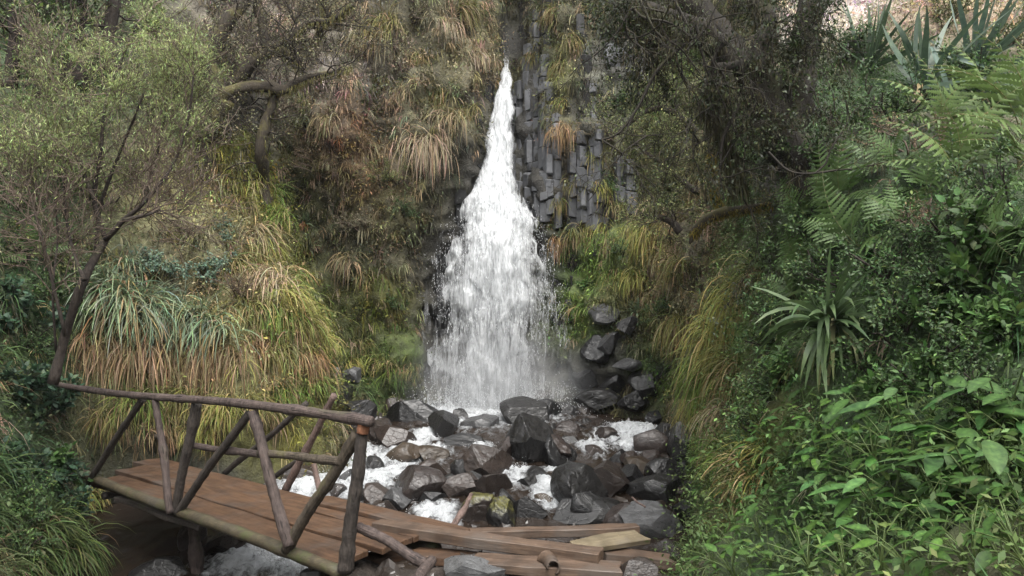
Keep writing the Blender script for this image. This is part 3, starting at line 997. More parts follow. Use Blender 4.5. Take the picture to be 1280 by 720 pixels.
BL = [
    (Z8(690, 115, 190, 120), 'dark', 'broad black boulder standing highest in front of the foot of the waterfall'),
    (Z8(770, 108, 105, 95), 'black', 'black pointed block leaning on the right of the highest boulder by the fall'),
    (Z8(707, 215, 175, 190), 'dark', 'big rounded charcoal boulder in mid stream below the highest black one'),
    (Z8(818, 262, 125, 125), 'black', 'black square-cut boulder just right of the big rounded charcoal one'),
    (Z8(520, 158, 130, 85), 'grey', 'grey flat-topped slab facing the foot of the waterfall'),
    (Z8(485, 232, 185, 80), 'black', 'long black tilted slab lying under the grey flat-topped slab'),
    (Z8(385, 160, 105, 105), 'dark', 'dark cracked boulder left of the grey flat-topped slab'),
    (Z8(443, 132, 65, 75), 'dark', 'small upright dark stone squeezed behind the grey flat-topped slab'),
    (Z8(535, 300, 165, 130), 'brown', 'brown-black block with a wet flat top below the long black slab'),
    (Z8(195, 205, 150, 85), 'brown', 'low dark brown boulder at the head of the left rapids'),
    (Z8(235, 262, 130, 80), 'tan', 'tan wet stone under thin water in the left rapids'),
    (Z8(345, 262, 120, 60), 'tan', 'tan flat stone washed by water left of the long black slab'),
    (Z8(345, 315, 130, 65), 'brown', 'low brown boulder behind the reddish angular one'),
    (Z8(300, 380, 180, 130), 'reddish', 'big reddish-brown angular boulder right of the left rapids'),
    (Z8(222, 438, 115, 95), 'grey', 'shiny grey boulder just above the end of the bridge deck'),
    (Z8(325, 440, 125, 85), 'black', 'black boulder under the reddish angular one'),
    (Z8(415, 375, 75, 70), 'dark', 'small dark stone with a trickle beside the reddish angular boulder'),
    (Z8(560, 390, 150, 120), 'brown', 'brown-grey pyramid-shaped boulder behind the leaning stick'),
    (Z8(705, 470, 140, 120), 'dark', 'dark sharp-edged boulder right of the mossy boulders'),
    (Z8(762, 440, 110, 60), 'tan', 'orange-tan wet stone left of the big grey-brown boulder'),
    (Z8(905, 385, 215, 165), 'dark', 'biggest grey-brown sloping boulder at the right of the stream'),
    (Z8(1005, 360, 140, 120), 'brown', 'brown boulder behind the right flank of the biggest sloping boulder'),
    (Z8(915, 478, 240, 95), 'dark', 'long low dark boulder in front of the biggest sloping boulder'),
    (Z8(935, 268, 90, 75), 'reddish', 'reddish wet stone below the right-hand rapids'),
    (Z8(1038, 280, 80, 75), 'black', 'small black stone on the right of the reddish wet one'),
    (Z8(1138, 318, 145, 70), 'tan', 'tan flat-topped boulder at the right edge of the stream'),
    (Z8(1170, 392, 180, 110), 'dark', 'dark overhanging slab under the tan flat-topped boulder'),
    (Z8(1150, 500, 215, 115), 'grey', 'grey sloping rock beside the brown pool behind the plank ends'),
    (Z8(1155, 225, 120, 110), 'reddish', 'rounded reddish-brown boulder right of the white rapids'),
    (Z8(1222, 108, 95, 75), 'grey', 'grey pitted boulder at the foot of the right bank'),
    (Z8(1167, 140, 60, 75), 'black', 'black upright stone left of the grey pitted boulder'),
    (Z8(1210, 190, 70, 80), 'dark', 'dark boulder below the grey pitted one at the right bank'),
    (Z8(1265, 225, 70, 150), 'dark', 'tall dark rock half hidden by the hanging yellow-green grass'),
    (Z8(845, 172, 85, 60), 'reddish', 'reddish block right of the highest black boulder'),
    (Z8(893, 170, 90, 60), 'dark', 'dark low stone left of the right-hand rapids'),
    (Z8(990, 190, 70, 55), 'brown', 'brown stone split by the right-hand rapids'),
    (Z8(700, 375, 70, 75), 'dark', 'dark upright stone in mid stream above the sharp-edged boulder'),
    (Z8(655, 330, 60, 40), 'brown', 'small brown stone in the middle trickle'),
    (Z8(735, 340, 70, 60), 'dark', 'dark stone left of the middle white water'),
    (Z8(800, 345, 110, 45), 'tan', 'tan stone washed over by the middle white water'),
    (Z8(72, 90, 105, 60), 'pale', 'pale grey rounded rock just above the end of the hand rail'),
    (Z8(285, 110, 190, 95), 'black', 'long black rock at the left edge of the plunge pool'),
    (Z8(215, 130, 120, 60), 'dark', 'dark rock below the long black one by the plunge pool'),
    (Z8(120, 55, 110, 110), 'black', 'black block at the foot of the green mossy cliff'),
    (Z8(215, 45, 90, 70), 'grey', 'grey block on top of the rocks left of the fall'),
    (Z8(122, 312, 75, 80), 'dark', 'dark stone standing in the left rapids right of the last bridge post'),
    (Z8(28, 355, 60, 75), 'grey', 'grey stone in the left rapids between the last bridge post and its brace'),
    (Z8(140, 415, 100, 70), 'brown', 'brown stone washed by foam below the left rapids'),
    (Z8(610, 260, 60, 120), 'reddish', 'narrow reddish rock between the black slab and the big charcoal boulder'),
    (Z8(1260, 330, 60, 70), 'grey', 'grey flat stone at the foot of the right bank by the leaves'),
    (Z8(500, 700, 250, 90), 'pale', 'pale grey boulder in front of the plank pile'),
    (Z8(1105, 690, 130, 80), 'brown', 'dark brown stone below the end of the shortest brown plank'),
    (Z8(825, 582, 105, 50), 'brown', 'brown stone wedged between two planks'),
    (Z7(785, 240, 85, 80), 'dark', 'dark boulder with a mossy foot behind the near mid rail'),
    (Z7(590, 265, 95, 55), 'black', 'black stone at the far edge of the bridge deck'),
    (Z7(1010, 215, 130, 90), 'black', 'black boulder behind the fork of the leaning far poles'),
    (Z7(1098, 200, 75, 85), 'grey', 'grey upright stone right of the black boulder behind the bridge'),
    (Z7(935, 312, 85, 80), 'pale', 'whitish crusted boulder at the deck edge under the mid rail'),
    (Z7(1235, 170, 95, 90), 'grey', 'grey bulky boulder behind the far leaning post'),
    (Z7(1195, 235, 100, 60), 'pale', 'pale crusted boulder under the grey bulky one'),
    (Z7(1110, 335, 130, 75), 'brown', 'brown wet boulder between the far leaning poles'),
    (Z7(1260, 235, 60, 70), 'brown', 'brown block behind the top of the dark brace'),
    (Z7(850, 300, 80, 60), 'dark', 'dark low boulder left of the whitish crusted one'),
    (Z7(600, 690, 200, 90), 'dark', 'dark boulder in the shade under the bridge'),
    (Z7(720, 560, 80, 140), 'brown', 'brown rock pillar standing under the bridge'),
    (Z7(860, 590, 200, 110), 'reddish', 'reddish rock wall under the bridge beside white water'),
    (Z7(1170, 705, 90, 40), 'grey', 'grey wet stone in white water under the bridge'),
]
for i, ((a, b, c, d), tone, lab) in enumerate(BL):
    boulder(a, b, c, d, tone, lab, i)
boulder(*Z8(520, 470, 140, 125), 'brown', 'rounded brown boulder with a moss patch behind the leaning stick', 1, True)
boulder(*Z8(598, 490, 95, 125), 'dark', 'rounded dark boulder capped with yellow moss above the planks', 2, True)
CB = [((754, 391, 38, 27), 'grey', 'pale-faced slab on top of the rock fall right of the waterfall'), ((763, 428, 30, 30), 'grey', 'second pale-faced slab from the top of the rock fall by the waterfall'),
      ((784, 456, 38, 18), 'grey', 'flat grey slab low in the rock fall right of the waterfall'), ((742, 435, 34, 36), 'black', 'black block left of the pale slabs in the rock fall'),
      ((738, 470, 50, 36), 'black', 'black boulder at the left foot of the rock fall by the fall'), ((770, 480, 46, 34), 'dark', 'dark boulder at the foot of the rock fall right of the waterfall'),
      ((805, 478, 40, 34), 'dark', 'dark boulder at the right foot of the rock fall'), ((745, 498, 60, 26), 'dark', 'low dark ledge at the pool edge right of the waterfall'),
      ((792, 500, 44, 26), 'black', 'black stone on the right shore of the plunge pool'), ((783, 405, 26, 24), 'dark', 'small dark stone beside the topmost pale slab'),
      ((440, 468, 24, 20), 'grey', 'small grey stone in the mossy bank above the pale rounded rock'), ((418, 470, 22, 24), 'dark', 'small dark stone at the tip of the left bank'),
      ((425, 492, 40, 34), 'dark', 'dark boulder at the tip of the left bank above the rail'), ((836, 470, 34, 40), 'black', 'black recess stone under the hanging plants of the right bank')]
for i, (bx, tone, lab) in enumerate(CB):
    boulder(*bx, tone, lab, 60 + i, wall=True)
# smaller stones between the big ones
fr = random.Random(3)
tn = ['dark', 'brown', 'reddish', 'black', 'grey', 'tan']
nm = {'dark': 'charcoal', 'brown': 'brown', 'reddish': 'reddish', 'black': 'black', 'grey': 'grey', 'tan': 'tan'}
for i in range(64):
    for _ in range(40):
        x, y = fr.uniform(420, 880), fr.uniform(512, 655)
        if not any(abs(x - f0) < 26 and abs(y - f1) < 15 for f0, f1, _r in FOAM):
            break
    s_ = fr.uniform(9, 24) * (y / 600)
    t_ = fr.choice(tn[:4] + ['dark', 'brown', 'reddish', 'grey', 'tan'])
    band = 'along the edge of the plunge pool' if y < 535 else 'between the big boulders in mid stream' if y < 595 else 'just behind the plank pile'
    side = 'on the left' if x < 560 else 'in the middle' if x < 715 else 'on the right'
    boulder(x, y, s_ * fr.uniform(.9, 1.5), s_, t_, f'small {nm[t_]} stone {band} {side}', 90 + i, group='small stones in the stream').name = 'stream_stone'
MED = []
for i in range(900):
    x, y = fr.uniform(430, 868), fr.uniform(510, 650)
    s_ = fr.uniform(24, 42) * (y / 600)
    if any(abs(x - f0) < 24 + s_ * .4 and abs(y - f1) < 16 + s_ * .3 for f0, f1, _r in FOAM) or any((x - a) ** 2 + ((y - b) * 1.4) ** 2 < ((s_ + c) * .52) ** 2 for a, b, c in MED):
        continue
    MED.append((x, y, s_))
    t_ = fr.choice(['black', 'dark', 'dark', 'black', 'brown', 'reddish'])
    band = 'at the edge of the plunge pool' if y < 540 else 'among the big boulders in mid stream' if y < 600 else 'behind the plank pile'
    side = 'on the left' if x < 560 else 'in the middle' if x < 715 else 'on the right'
    boulder(x, y, s_ * fr.uniform(1.0, 1.4), s_, t_, f'medium {nm[t_]} stone {band} {side}', 300 + i, group='medium stones in the stream').name = 'stream_stone'
# countless pebbles
gr = np.random.default_rng(9)
pm = MB()
V4, T4 = ico(2)
N = 900
xx, yy = gr.uniform(-3.4, 2.6, N), gr.uniform(5.4, 13.6, N)
zz = np.maximum(bed_h(xx, yy), water_h(xx, yy) - .05)
sz = gr.uniform(.025, .09, N)
jit = 1 + .25 * gr.normal(size=(N, len(V4), 1))
Vp = (V4[None] * jit * sz[:, None, None] * gr.uniform(.6, 1.2, (N, 1, 3)) + np.stack([xx, yy, zz], -1)[:, None]).reshape(-1, 3)
Tp = (T4[None] + (np.arange(N) * len(V4))[:, None, None]).reshape(-1, 3)
o = pm.add(Vp, Tp).build('gravel', M_ROCK, None, False)
o.color = (.032, .026, .022, 1)
tag(o, 'loose gravel and cobbles lying in the stream bed', None, kind='stuff')

# basalt columns: parts of the cliff
def prism(r, k, wx, wy, h, jit):
    a = (np.arange(k) + r.uniform(-.22, .22, k)) / k * 2 * np.pi + r.uniform(0, 6)
    ring = np.stack([np.cos(a) * wx, np.sin(a) * wy], -1) * r.uniform(.88, 1.08, (k, 1))
    V = []
    bev = min(.018, h * .12)
    tl = r.normal(size=2) * jit
    for z, sc in ((-h, 1 - bev / wx * 1.2), (-h + bev, 1), (0, r.uniform(.95, 1.04)), (h - bev, 1), (h, 1 - bev / wx * 1.2)):
        rr = ring * sc
        V.append(np.column_stack([rr, z + rr @ tl]))
    V = np.vstack(V + [[[0, 0, -h]], [[0, 0, h]]])
    i, j = np.meshgrid(np.arange(4), np.arange(k), indexing='ij')
    q = np.stack([i * k + j, i * k + (j + 1) % k, (i + 1) * k + (j + 1) % k, (i + 1) * k + j], -1).reshape(-1, 4)
    jj = np.arange(k)
    t = np.vstack([np.stack([np.full(k, 5 * k), (jj + 1) % k, jj], -1), np.stack([np.full(k, 5 * k + 1), 4 * k + jj, 4 * k + (jj + 1) % k], -1)])
    return V, [q, t]


def column(pxa, pya, pyb, wpx, seed, off=.0, tone='column'):
    r = np.random.default_rng(seed)
    ys = [pya]
    while ys[-1] < pyb - 6:
        ys.append(ys[-1] + r.uniform(9, 30))
    mb = MB()
    D0 = None
    for a, b in zip(ys[:-1], ys[1:]):
        q, nn = hit(pxa, (a + b) / 2)
        D = q[1] + .06 - off
        D0 = D if D0 is None else .6 * D0 + .4 * D
        D = D0 + r.normal() * .016
        V, fs = prism(r, int(r.integers(5, 8)), wpx * D / F / 2 * r.uniform(1.3, 1.5), .20 * r.uniform(.85, 1.15), (b - a) * D / F / 2 * 1.02, .16)
        mb.add(V + P(pxa + r.normal() * .6, (a + b) / 2, D), fs)
    o = mb.build('basalt_column', M_COLUMN, CLIFF, False)
    k = r.uniform(.55, 1.15)
    o.color = tuple(x * k for x in TONE[tone]) + (1,)


cr_ = np.random.default_rng(44)
CL_ = []
for x in range(643, 704, 9):
    CL_.append((x + cr_.uniform(-2, 2), [120, 95, 55, 5, 60, 95, 150][(x - 643) // 9] + cr_.uniform(-12, 12), 266 + cr_.uniform(-8, 8), 11, x, cr_.normal() * .05))
for x in range(716, 764, 10):
    CL_.append((x + cr_.uniform(-2, 2), 170 + cr_.uniform(-40, 40), 290 + cr_.uniform(-15, 15), 11, x, cr_.normal() * .06))
for a in CL_ + [(655, -30, 60, 11, 9, -.05, 'dark'), (668, -30, 50, 11, 29, 0, 'dark'), (684, -20, 95, 11, 30, -.03, 'dark'), (734, 70, 175, 11, 10, .05, 'dark'), (741, 110, 200, 10, 11), (726, 20, 110, 11, 31, 0, 'dark'),
          (764, 58, 84, 15, 13, .1), (777, 62, 88, 14, 14, .1), (790, 68, 92, 15, 15, .1), (803, 74, 95, 12, 32, .1), (862, 150, 205, 16, 16, .1), (775, 195, 245, 15, 17, .05), (745, 15, 60, 14, 18, .0, 'dark'), (788, 200, 250, 14, 33, .05),
          (610, 90, 200, 12, 19, -.1, 'black'), (597, 150, 250, 13, 20, -.1, 'black'), (578, 230, 330, 16, 21, -.1, 'black'), (562, 300, 420, 18, 22, -.12, 'black'), (700, 300, 400, 16, 23, -.1, 'black'), (549, 320, 430, 15, 34, -.12, 'black'), (715, 310, 380, 14, 35, -.08, 'dark')]:
    column(*a)

# ------------------------------------------------------------------ foot bridge
U, NB = A([.79, -.613]), A([.613, .79])
ZD = .5


def PP(px, py, c):
    dx, dz = (px - 640) / F, -(py - 360) / F
    t = c / (NB[0] * dx + NB[1])
    return A([t * dx, t, CZ + t * dz])


def uw(u, c, z):
    return A([U[0] * u + NB[0] * c, U[1] * u + NB[1] * c, z])


def pole(name, a, b, r0, r1, m, parent=None, seed=0, sag=.012, n=30, k=11, jit=.18):
    a, b = A(a), A(b)
    t = np.linspace(0, 1, n)[:, None]
    pts = a + (b - a) * t
    L = np.linalg.norm(b - a)
    pts = pts + sag * L * np.stack([np.sin(t[:, 0] * 5 + seed) * (t[:, 0] * (1 - t[:, 0]) * 4), np.cos(t[:, 0] * 4 + seed * 2) * (t[:, 0] * (1 - t[:, 0]) * 4), .6 * np.sin(t[:, 0] * 7 + seed * 3)], -1)
    rad = np.linspace(r0, r1, n) * (1 + .05 * np.sin(np.arange(n) * 2.1 + seed))
    rr = np.random.default_rng(int(seed * 7 + 3))
    s_ = t[:, 0] * L
    for kn in rr.uniform(0, L, int(L * 2.2) + 1):      # knots swell the pole
        rad = rad * (1 + .16 * np.exp(-((s_ - kn) / .045) ** 2))
    V, f = tube(pts, rad * .82, k, jit * .45, True, seed * 3.1)
    an = np.arange(k) / k * 2 * np.pi
    C = np.stack([np.repeat(s_ / 8, k), np.tile(.5 + .5 * np.cos(an), n), np.tile(.5 + .5 * np.sin(an), n)], -1)
    C = np.vstack([C, [[0, .5, .5], [L / 8, .5, .5]]])
    return MB().add(V, f, C).build(name, m, parent)


def board(name, p0, p1, wid, th, m, parent=None, roll=0, seed=0, taper=0, notch=0):
    """plank as its own local mesh: x along, y across, z thickness"""
    p0, p1 = A(p0, float), A(p1, float)
    L = np.linalg.norm(p1 - p0)
    r = np.random.default_rng(seed + 400)
    nx, ny = 22, 5
    xs = np.linspace(0, L, nx)
    ys = np.linspace(-wid / 2, wid / 2, ny)
    X, Y = np.meshgrid(xs, ys, indexing='ij')
    edge = .012 * fbm(np.stack([X * 2.2, Y * 0 + np.sign(Y), X * 0 + seed], -1), 3, 5)
    Yt = Y * (1 - taper * X / L) + edge * (np.abs(Y) > wid * .3)
    end = .02 * fbm(np.stack([Y * 9, X * 0 + seed, X * 0], -1), 2, 8)
    Xt = X + end * ((X < 1e-6) | (X > L - 1e-6)) - notch * (X > L - 1e-6) * np.clip(Y / wid + .5, 0, 1)
    zt = th / 2 + .006 * fbm(np.stack([X * 3, Y * 12, X * 0 + seed], -1), 3, 6) + .012 * np.sin(X * 1.3 + seed)
    top = np.stack([Xt, Yt, zt], -1).reshape(-1, 3)
    bot = np.stack([Xt, Yt, zt - th], -1).reshape(-1, 3)
    V = np.vstack([top, bot])
    q = grid_faces(nx, ny)
    off = nx * ny
    sides = []
    for i in range(nx - 1):
        for j, fl in ((0, 0), (ny - 1, 1)):
            a, b = i * ny + j, (i + 1) * ny + j
            sides.append([a, b, b + off, a + off] if fl else [b, a, a + off, b + off])
    for j in range(ny - 1):
        for i, fl in ((0, 1), (nx - 1, 0)):
            a, b = i * ny + j, i * ny + j + 1
            sides.append([a, b, b + off, a + off] if fl else [b, a, a + off, b + off])
    o = MB().add(V, [q, q[:, ::-1] + off, A(sides)]).build(name, m, None, False)
    x = nrm(p1 - p0)
    y = nrm(np.cross(A([0, 0, 1.]), x))
    z = np.cross(x, y)
    c, s_ = math.cos(roll), math.sin(roll)
    y, z = y * c + z * s_, z * c - y * s_
    M = Matrix(((x[0], y[0], z[0], p0[0]), (x[1], y[1], z[1], p0[1]), (x[2], y[2], z[2], p0[2]), (0, 0, 0, 1)))
    if parent:
        o.parent = parent
        M = Matrix.Translation(parent.location).inverted() @ M
    o.matrix_local = M
    md = o.modifiers.new('bevel', 'BEVEL')
    md.width = .006
    md.segments = 1
    md.limit_method = 'ANGLE'
    return o


BR = empty('footbridge', (0, 0, 0))
tag(BR, 'old wooden footbridge of brown boards with a rough pole handrail over the stream', 'footbridge')
# deck boards
for i, (c, u0, u1, dz) in enumerate([(4.02, -8.55, -4.62, .0), (4.37, -8.7, -4.5, .018), (4.72, -9.0, -4.52, .006)]):
    board('deck_board', uw(u0, c, ZD - .025 + dz), uw(u1, c, ZD - .025 + dz), .332, .05, M_DECK, BR, 0, i, 0, .03)
o = board('deck_board', uw(-6.0, 4.80, ZD + .012), uw(-4.25, 4.84, ZD + .02), .22, .04, M_DECK, BR, 0, 7)
# mossy front and rear beams
pole('edge_beam', PP(92, 588, 3.80), PP(428, 716, 3.80), .054, .062, M_BEAM, BR, 3, .004)
board('under_board', uw(-7.9, 3.86, ZD - .075), uw(-6.4, 3.86, ZD - .08), .1, .04, M_POLEDARK, BR, 0, 9)
pole('edge_beam', uw(-9.0, 4.8, ZD - .14), uw(-4.5, 4.8, ZD - .14), .065, .07, M_BEAM, BR, 5, .004)
for u in (-8.2, -7.0, -5.9, -4.9):
    pole('cross_beam', uw(u, 3.84, ZD - .10), uw(u, 4.85, ZD - .10), .045, .045, M_POLEDARK, BR, int(-u * 7), .002)
# near railing
c0 = 3.74
pole('top_rail', PP(72, 481, c0), PP(464, 525, c0), .036, .046, M_POLE, BR, 1, .006, 56)
for a, b, r0, r1, m, nme, cc in [
    ((194, 499), (213, 641), .036, .042, M_POLE, 'post', c0 - .02), ((246, 504), (219, 642), .052, .048, M_POLEDARK, 'post', c0 + .03),
    ((316, 514), (361, 683), .048, .052, M_POLE, 'post', c0 - .02), ((453, 533), (432, 715), .052, .062, M_POLEDARK, 'post', c0 + .02),
    ((178, 499), (108, 606), .036, .04, M_POLEDARK, 'brace', c0 + .03), ((311, 517), (221, 642), .040, .042, M_POLEDARK, 'brace', c0 + .03),
    ((447, 541), (358, 688), .050, .052, M_POLEMOSS, 'brace', c0 + .03)]:
    pole(nme, PP(*a, cc), PP(*b, cc), r0, r1, m, BR, a[0], .008)
pole('mid_rail', PP(240, 557, c0 + .08), PP(330, 569, c0 + .08), .034, .036, M_POLE, BR, 7, .006)
pole('mid_rail', PP(324, 566, c0 + .02), PP(424, 576, c0 + .0), .034, .04, M_POLEMOSS, BR, 8, .006)
# splintered orange end of the last post
pole('split_end', PP(453, 541, c0 + .015), PP(455, 526, c0 + .015), .056, .048, bark_mat('fresh_split_wood', (.12, .052, .028), (.19, .085, .046)), BR, 9, .002, 8)
# far railing, half collapsed
c1 = 4.92
pole('mid_rail', PP(82, 532, c1), PP(196, 545, c1), .036, .032, M_POLEMOSS, BR, 10, .006)
pole('post', PP(89, 530, c1), PP(98, 596, c1), .042, .042, M_POLEPINK, BR, 11)
pole('brace', PP(418, 493, c1), PP(357, 612, c1), .036, .050, M_POLEPINK, BR, 12, .006)
pole('brace', PP(383, 505, c1 + .04), PP(281, 592, c1 + .04), .034, .04, M_POLEDARK, BR, 13, .006)
pole('brace', PP(372, 575, c1 + .06), PP(338, 600, c1 + .06), .03, .032, M_POLEDARK, BR, 14, .006)
pole('post', PP(392, 580, c1), PP(402, 622, c1), .034, .036, M_POLEPINK, BR, 15, .006)
pole('support_post', PP(242, 645, 4.3), PP(247, 720, 4.3), .07, .075, M_POLE, BR, 16, .006)
pole('support_post', uw(-4.75, 3.95, ZD - .15), uw(-4.7, 3.95, -.6), .06, .075, M_POLEDARK, BR, 17, .006)

# ------------------------------------------------------------------ loose planks and sticks
def PL(px0, py0, px1, py1, z0, z1, wid, th, m, label, seed, roll=0, taper=0, notch=0, name='plank', cat='plank'):
    def at(px, py, z):
        D = (CZ - z) / ((py - 360) / F)
        return A([(px - 640) / F * D, D, z])
    o = board(name, at(px0, py0, z0), at(px1, py1, z1), wid, th, m, None, roll, seed, taper, notch)
    tag(o, label, cat)
    return o


PL(470, 659, 752, 694, .52, .47, .17, .085, M_PLANK, 'long thick plank lying across the pile from bridge end to stream', 21)
PL(578, 668, 798, 659, .30, .34, .14, .07, M_PLANK, 'narrow plank at the back of the pile behind the long thick one', 22)
PL(716, 683, 804, 668, .44, .40, .17, .05, M_PLANKPALE, 'short yellowish weathered plank with a pointed end at the pile right', 23, .25, 0, .12)
PL(752, 690, 838, 702, .34, .26, .22, .07, M_PLANK, 'short brown plank sticking out right below the yellowish one', 24)
PL(515, 693, 700, 712, .36, .36, .20, .07, M_DECK, 'dark half-covered plank under the long thick plank', 25)
PL(592, 704, 776, 716, .42, .38, .24, .07, M_PLANK, 'wide sawn plank lowest and nearest in the pile', 26)
PL(440, 706, 520, 690, .30, .30, .18, .06, M_DECK, 'short dark board in the shade at the bridge end', 27)
# curled bark
cb = MB()
uu, vv = np.meshgrid(np.linspace(-.3, 1, 12), np.linspace(0, 1, 12), indexing='ij')
ang = uu * 3.4
V = np.stack([.07 * np.cos(ang) * (1 - .3 * vv) + .05 * vv, -.16 * vv + .02 * np.sin(vv * 6), .07 * np.sin(ang) * (1 - .2 * vv)], -1) + .006 * fbm(np.stack([uu * 4, vv * 4, 0 * uu], -1), 2, 3)[..., None]
q = grid_faces(12, 12)
o = cb.add(V, q).build('curled_bark', M_PLANK)
o.location = P(683, 700, 6.02)
md = o.modifiers.new('thick', 'SOLIDIFY'); md.thickness = .012
tag(o, 'curled piece of bark lying on the wide sawn plank', 'bark')


def stick(a, Da, b, Db, r0, r1, m, label, seed, name='stick'):
    o = pole(name, P(*a, Da), P(*b, Db), r0, r1, m, None, seed, .015)
    return tag(o, label, 'stick')


stick((447, 657), 5.75, (532, 704), 5.6, .042, .045, M_POLE, 'thick pole slanting from the last bridge post under the planks', 31, 'fallen_pole')
stick((589, 618), 7.3, (564, 665), 6.9, .022, .042, M_POLEPINK, 'pale stick leaning on the brown boulder above the planks', 32)
stick((540, 700), 5.6, (522, 724), 5.3, .04, .045, M_POLE, 'stub of a round log under the slanting pole', 33, 'log_stub')
stick((790, 622), 7.6, (806, 634), 7.3, .01, .012, M_POLEPINK, 'thin twig caught on the rock behind the plank ends', 34)

# ------------------------------------------------------------------ ground cover (countless)
def wall_samples(n, wfun, r):
    W = WALL
    a, b, c, d = W[:-1, :-1], W[1:, :-1], W[1:, 1:], W[:-1, 1:]
    cr = np.cross(c - a, d - b)
    ar = np.linalg.norm(cr, axis=-1) / 2
    ce = (a + b + c + d) / 4
    Y = np.maximum(ce[..., 1], .5)
    px, py = 640 + ce[..., 0] / Y * F, 360 - (ce[..., 2] - CZ) / Y * F
    vis = (px > -320) & (px < 1750) & (py > -200) & (py < 900) & (ce[..., 1] > 2) & (ce[..., 1] < 17.5) & (np.abs(ce[..., 0]) < 9.5)
    facing = (cr * (A([0, 0, CZ]) - ce)).sum(-1)
    n_ = nrm(cr)
    wt_ = ar * vis * wfun(ce, px, py)
    wt_ = wt_.ravel()
    k = r.choice(len(wt_), n, p=wt_ / wt_.sum())
    i, j = np.unravel_index(k, ar.shape)
    s, t = r.uniform(size=(n, 1)), r.uniform(size=(n, 1))
    pos = a[i, j] * (1 - s) * (1 - t) + b[i, j] * s * (1 - t) + c[i, j] * s * t + d[i, j] * (1 - s) * t
    nn = n_[i, j]
    fl = ((nn * (A([0, 8., 4.]) - pos)).sum(-1) < 0)
    nn = np.where(fl[:, None], -nn, nn)
    return pos, nn


LEAF2 = leaf_tpl(2, .5, .15, .2)
LEAF3 = leaf_tpl(3, .42, .12, .25)
LEAFN = (A([[0, 0, 0], [.4, .055, .03], [1, 0, -.12], [.4, -.055, .03]]), A([[0, 1, 2, 3]]))
LEAF1 = (A([[0, 0, 0], [.45, .22, .03], [1, 0, -.1], [.45, -.22, .03]]), A([[0, 1, 2, 3]]))
UPZ = A([0, 0, 1.])


def scatter_leaves(mb, pos, nn, size, col, r, tpl, sp=.8, droop=.2):
    N = len(pos)
    x = nn * .6 + r.normal(size=(N, 3)) * sp + A([0, 0, -droop])
    R = frames(x, UPZ + r.normal(size=(N, 3)) * .5)
    mb.add(*inst(tpl, pos, R, size, col))


def cover(name, label, ncl, per, nlc, lper, wfun, blade, leafsz, seed, greens=0.0, leafcol=None):
    """countless low plants: ncl grass clumps of about `per` blades and nlc leaf clumps of about `lper` leaves"""
    r = np.random.default_rng(seed)
    mb = MB()

    def clumps(n):
        pos, nn = wall_samples(n, wfun, r)
        k = r.uniform(size=n) > rockness(pos) * 1.3 - .06
        pos, nn = pos[k], nn[k]
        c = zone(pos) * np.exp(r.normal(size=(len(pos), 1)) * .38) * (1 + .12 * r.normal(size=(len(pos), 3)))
        return pos, nn, c
    pos, nn, c = clumps(ncl)
    m = len(pos)
    dead = r.uniform(size=m) < .20 + .3 * vn(pos * 1.1, 77)
    c = np.where(dead[:, None], var(TAN, m, .3, r), c)
    gr_ = r.uniform(size=m) < greens
    c = np.where(gr_[:, None], var(DKGREEN * 1.3, m, .35, r), c)
    Lc = r.uniform(*blade[0], m) * (1 + .5 * vn(pos * .9, 78))
    drc = blade[2] * np.where(dead, 1.6, 1.0) * r.uniform(.6, 1.3, m)
    i = np.repeat(np.arange(m), per)
    N = len(i)
    d0 = nn[i] * .7 + UPZ * .5 + r.normal(size=(N, 3)) * .5
    b = pos[i] + r.normal(size=(N, 3)) * .03 - nn[i] * .02
    cc = c[i] * (1 + .18 * r.normal(size=(N, 1))).clip(.5, 1.6)
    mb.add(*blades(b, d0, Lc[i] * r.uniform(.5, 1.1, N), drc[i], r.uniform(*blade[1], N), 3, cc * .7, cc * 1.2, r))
    pos, nn, c = clumps(nlc)
    if leafcol is not None:
        c = c * .35 + leafcol * .65 * np.exp(r.normal(size=(len(c), 1)) * .35)
    i = np.repeat(np.arange(len(pos)), lper)
    N = len(i)
    rad = r.uniform(.04, .12, len(pos))[i][:, None]
    p = pos[i] + r.normal(size=(N, 3)) * rad + nn[i] * np.abs(r.normal(size=(N, 1))) * rad
    scatter_leaves(mb, p, nn[i], r.uniform(*leafsz, N), c[i] * (1 + .2 * r.normal(size=(N, 1))).clip(.4, 1.7), r, LEAF1)
    o = mb.build(name, M_GRASS)
    return tag(o, label, None, kind='stuff')


def w_back(ce, px, py):
    return ((ce[..., 1] > 10.2) & (px > 250)) * 1.0


def w_left(ce, px, py):
    dark = np.exp(-(((px - 170) / 90) ** 2 + ((py - 640) / 60) ** 2))
    return (px <= 470) * (ce[..., 0] < -2) * (ce[..., 1] < 12.6) * (1 - .9 * dark)


def w_right(ce, px, py):
    return (ce[..., 0] > 1.2) * (ce[..., 1] < 11.2) * 1.0


cover('cliff_undergrowth', 'low moss, dry grass and herbs clinging to the cliff face', 9000, 16, 8500, 20, w_back, ((.10, .40), (.008, .017), 1.6), (.03, .075), 1)
cover('left_undergrowth', 'low grass and herbs covering the left bank', 3400, 15, 1500, 18, w_left, ((.12, .42), (.006, .012), 1.3), (.03, .07), 2)
cover('right_undergrowth', 'low dark green herbs covering the right bank', 2000, 14, 4800, 20, w_right, ((.10, .32), (.005, .010), 1.3), (.02, .055), 3, .45, A([.062, .11, .036]))

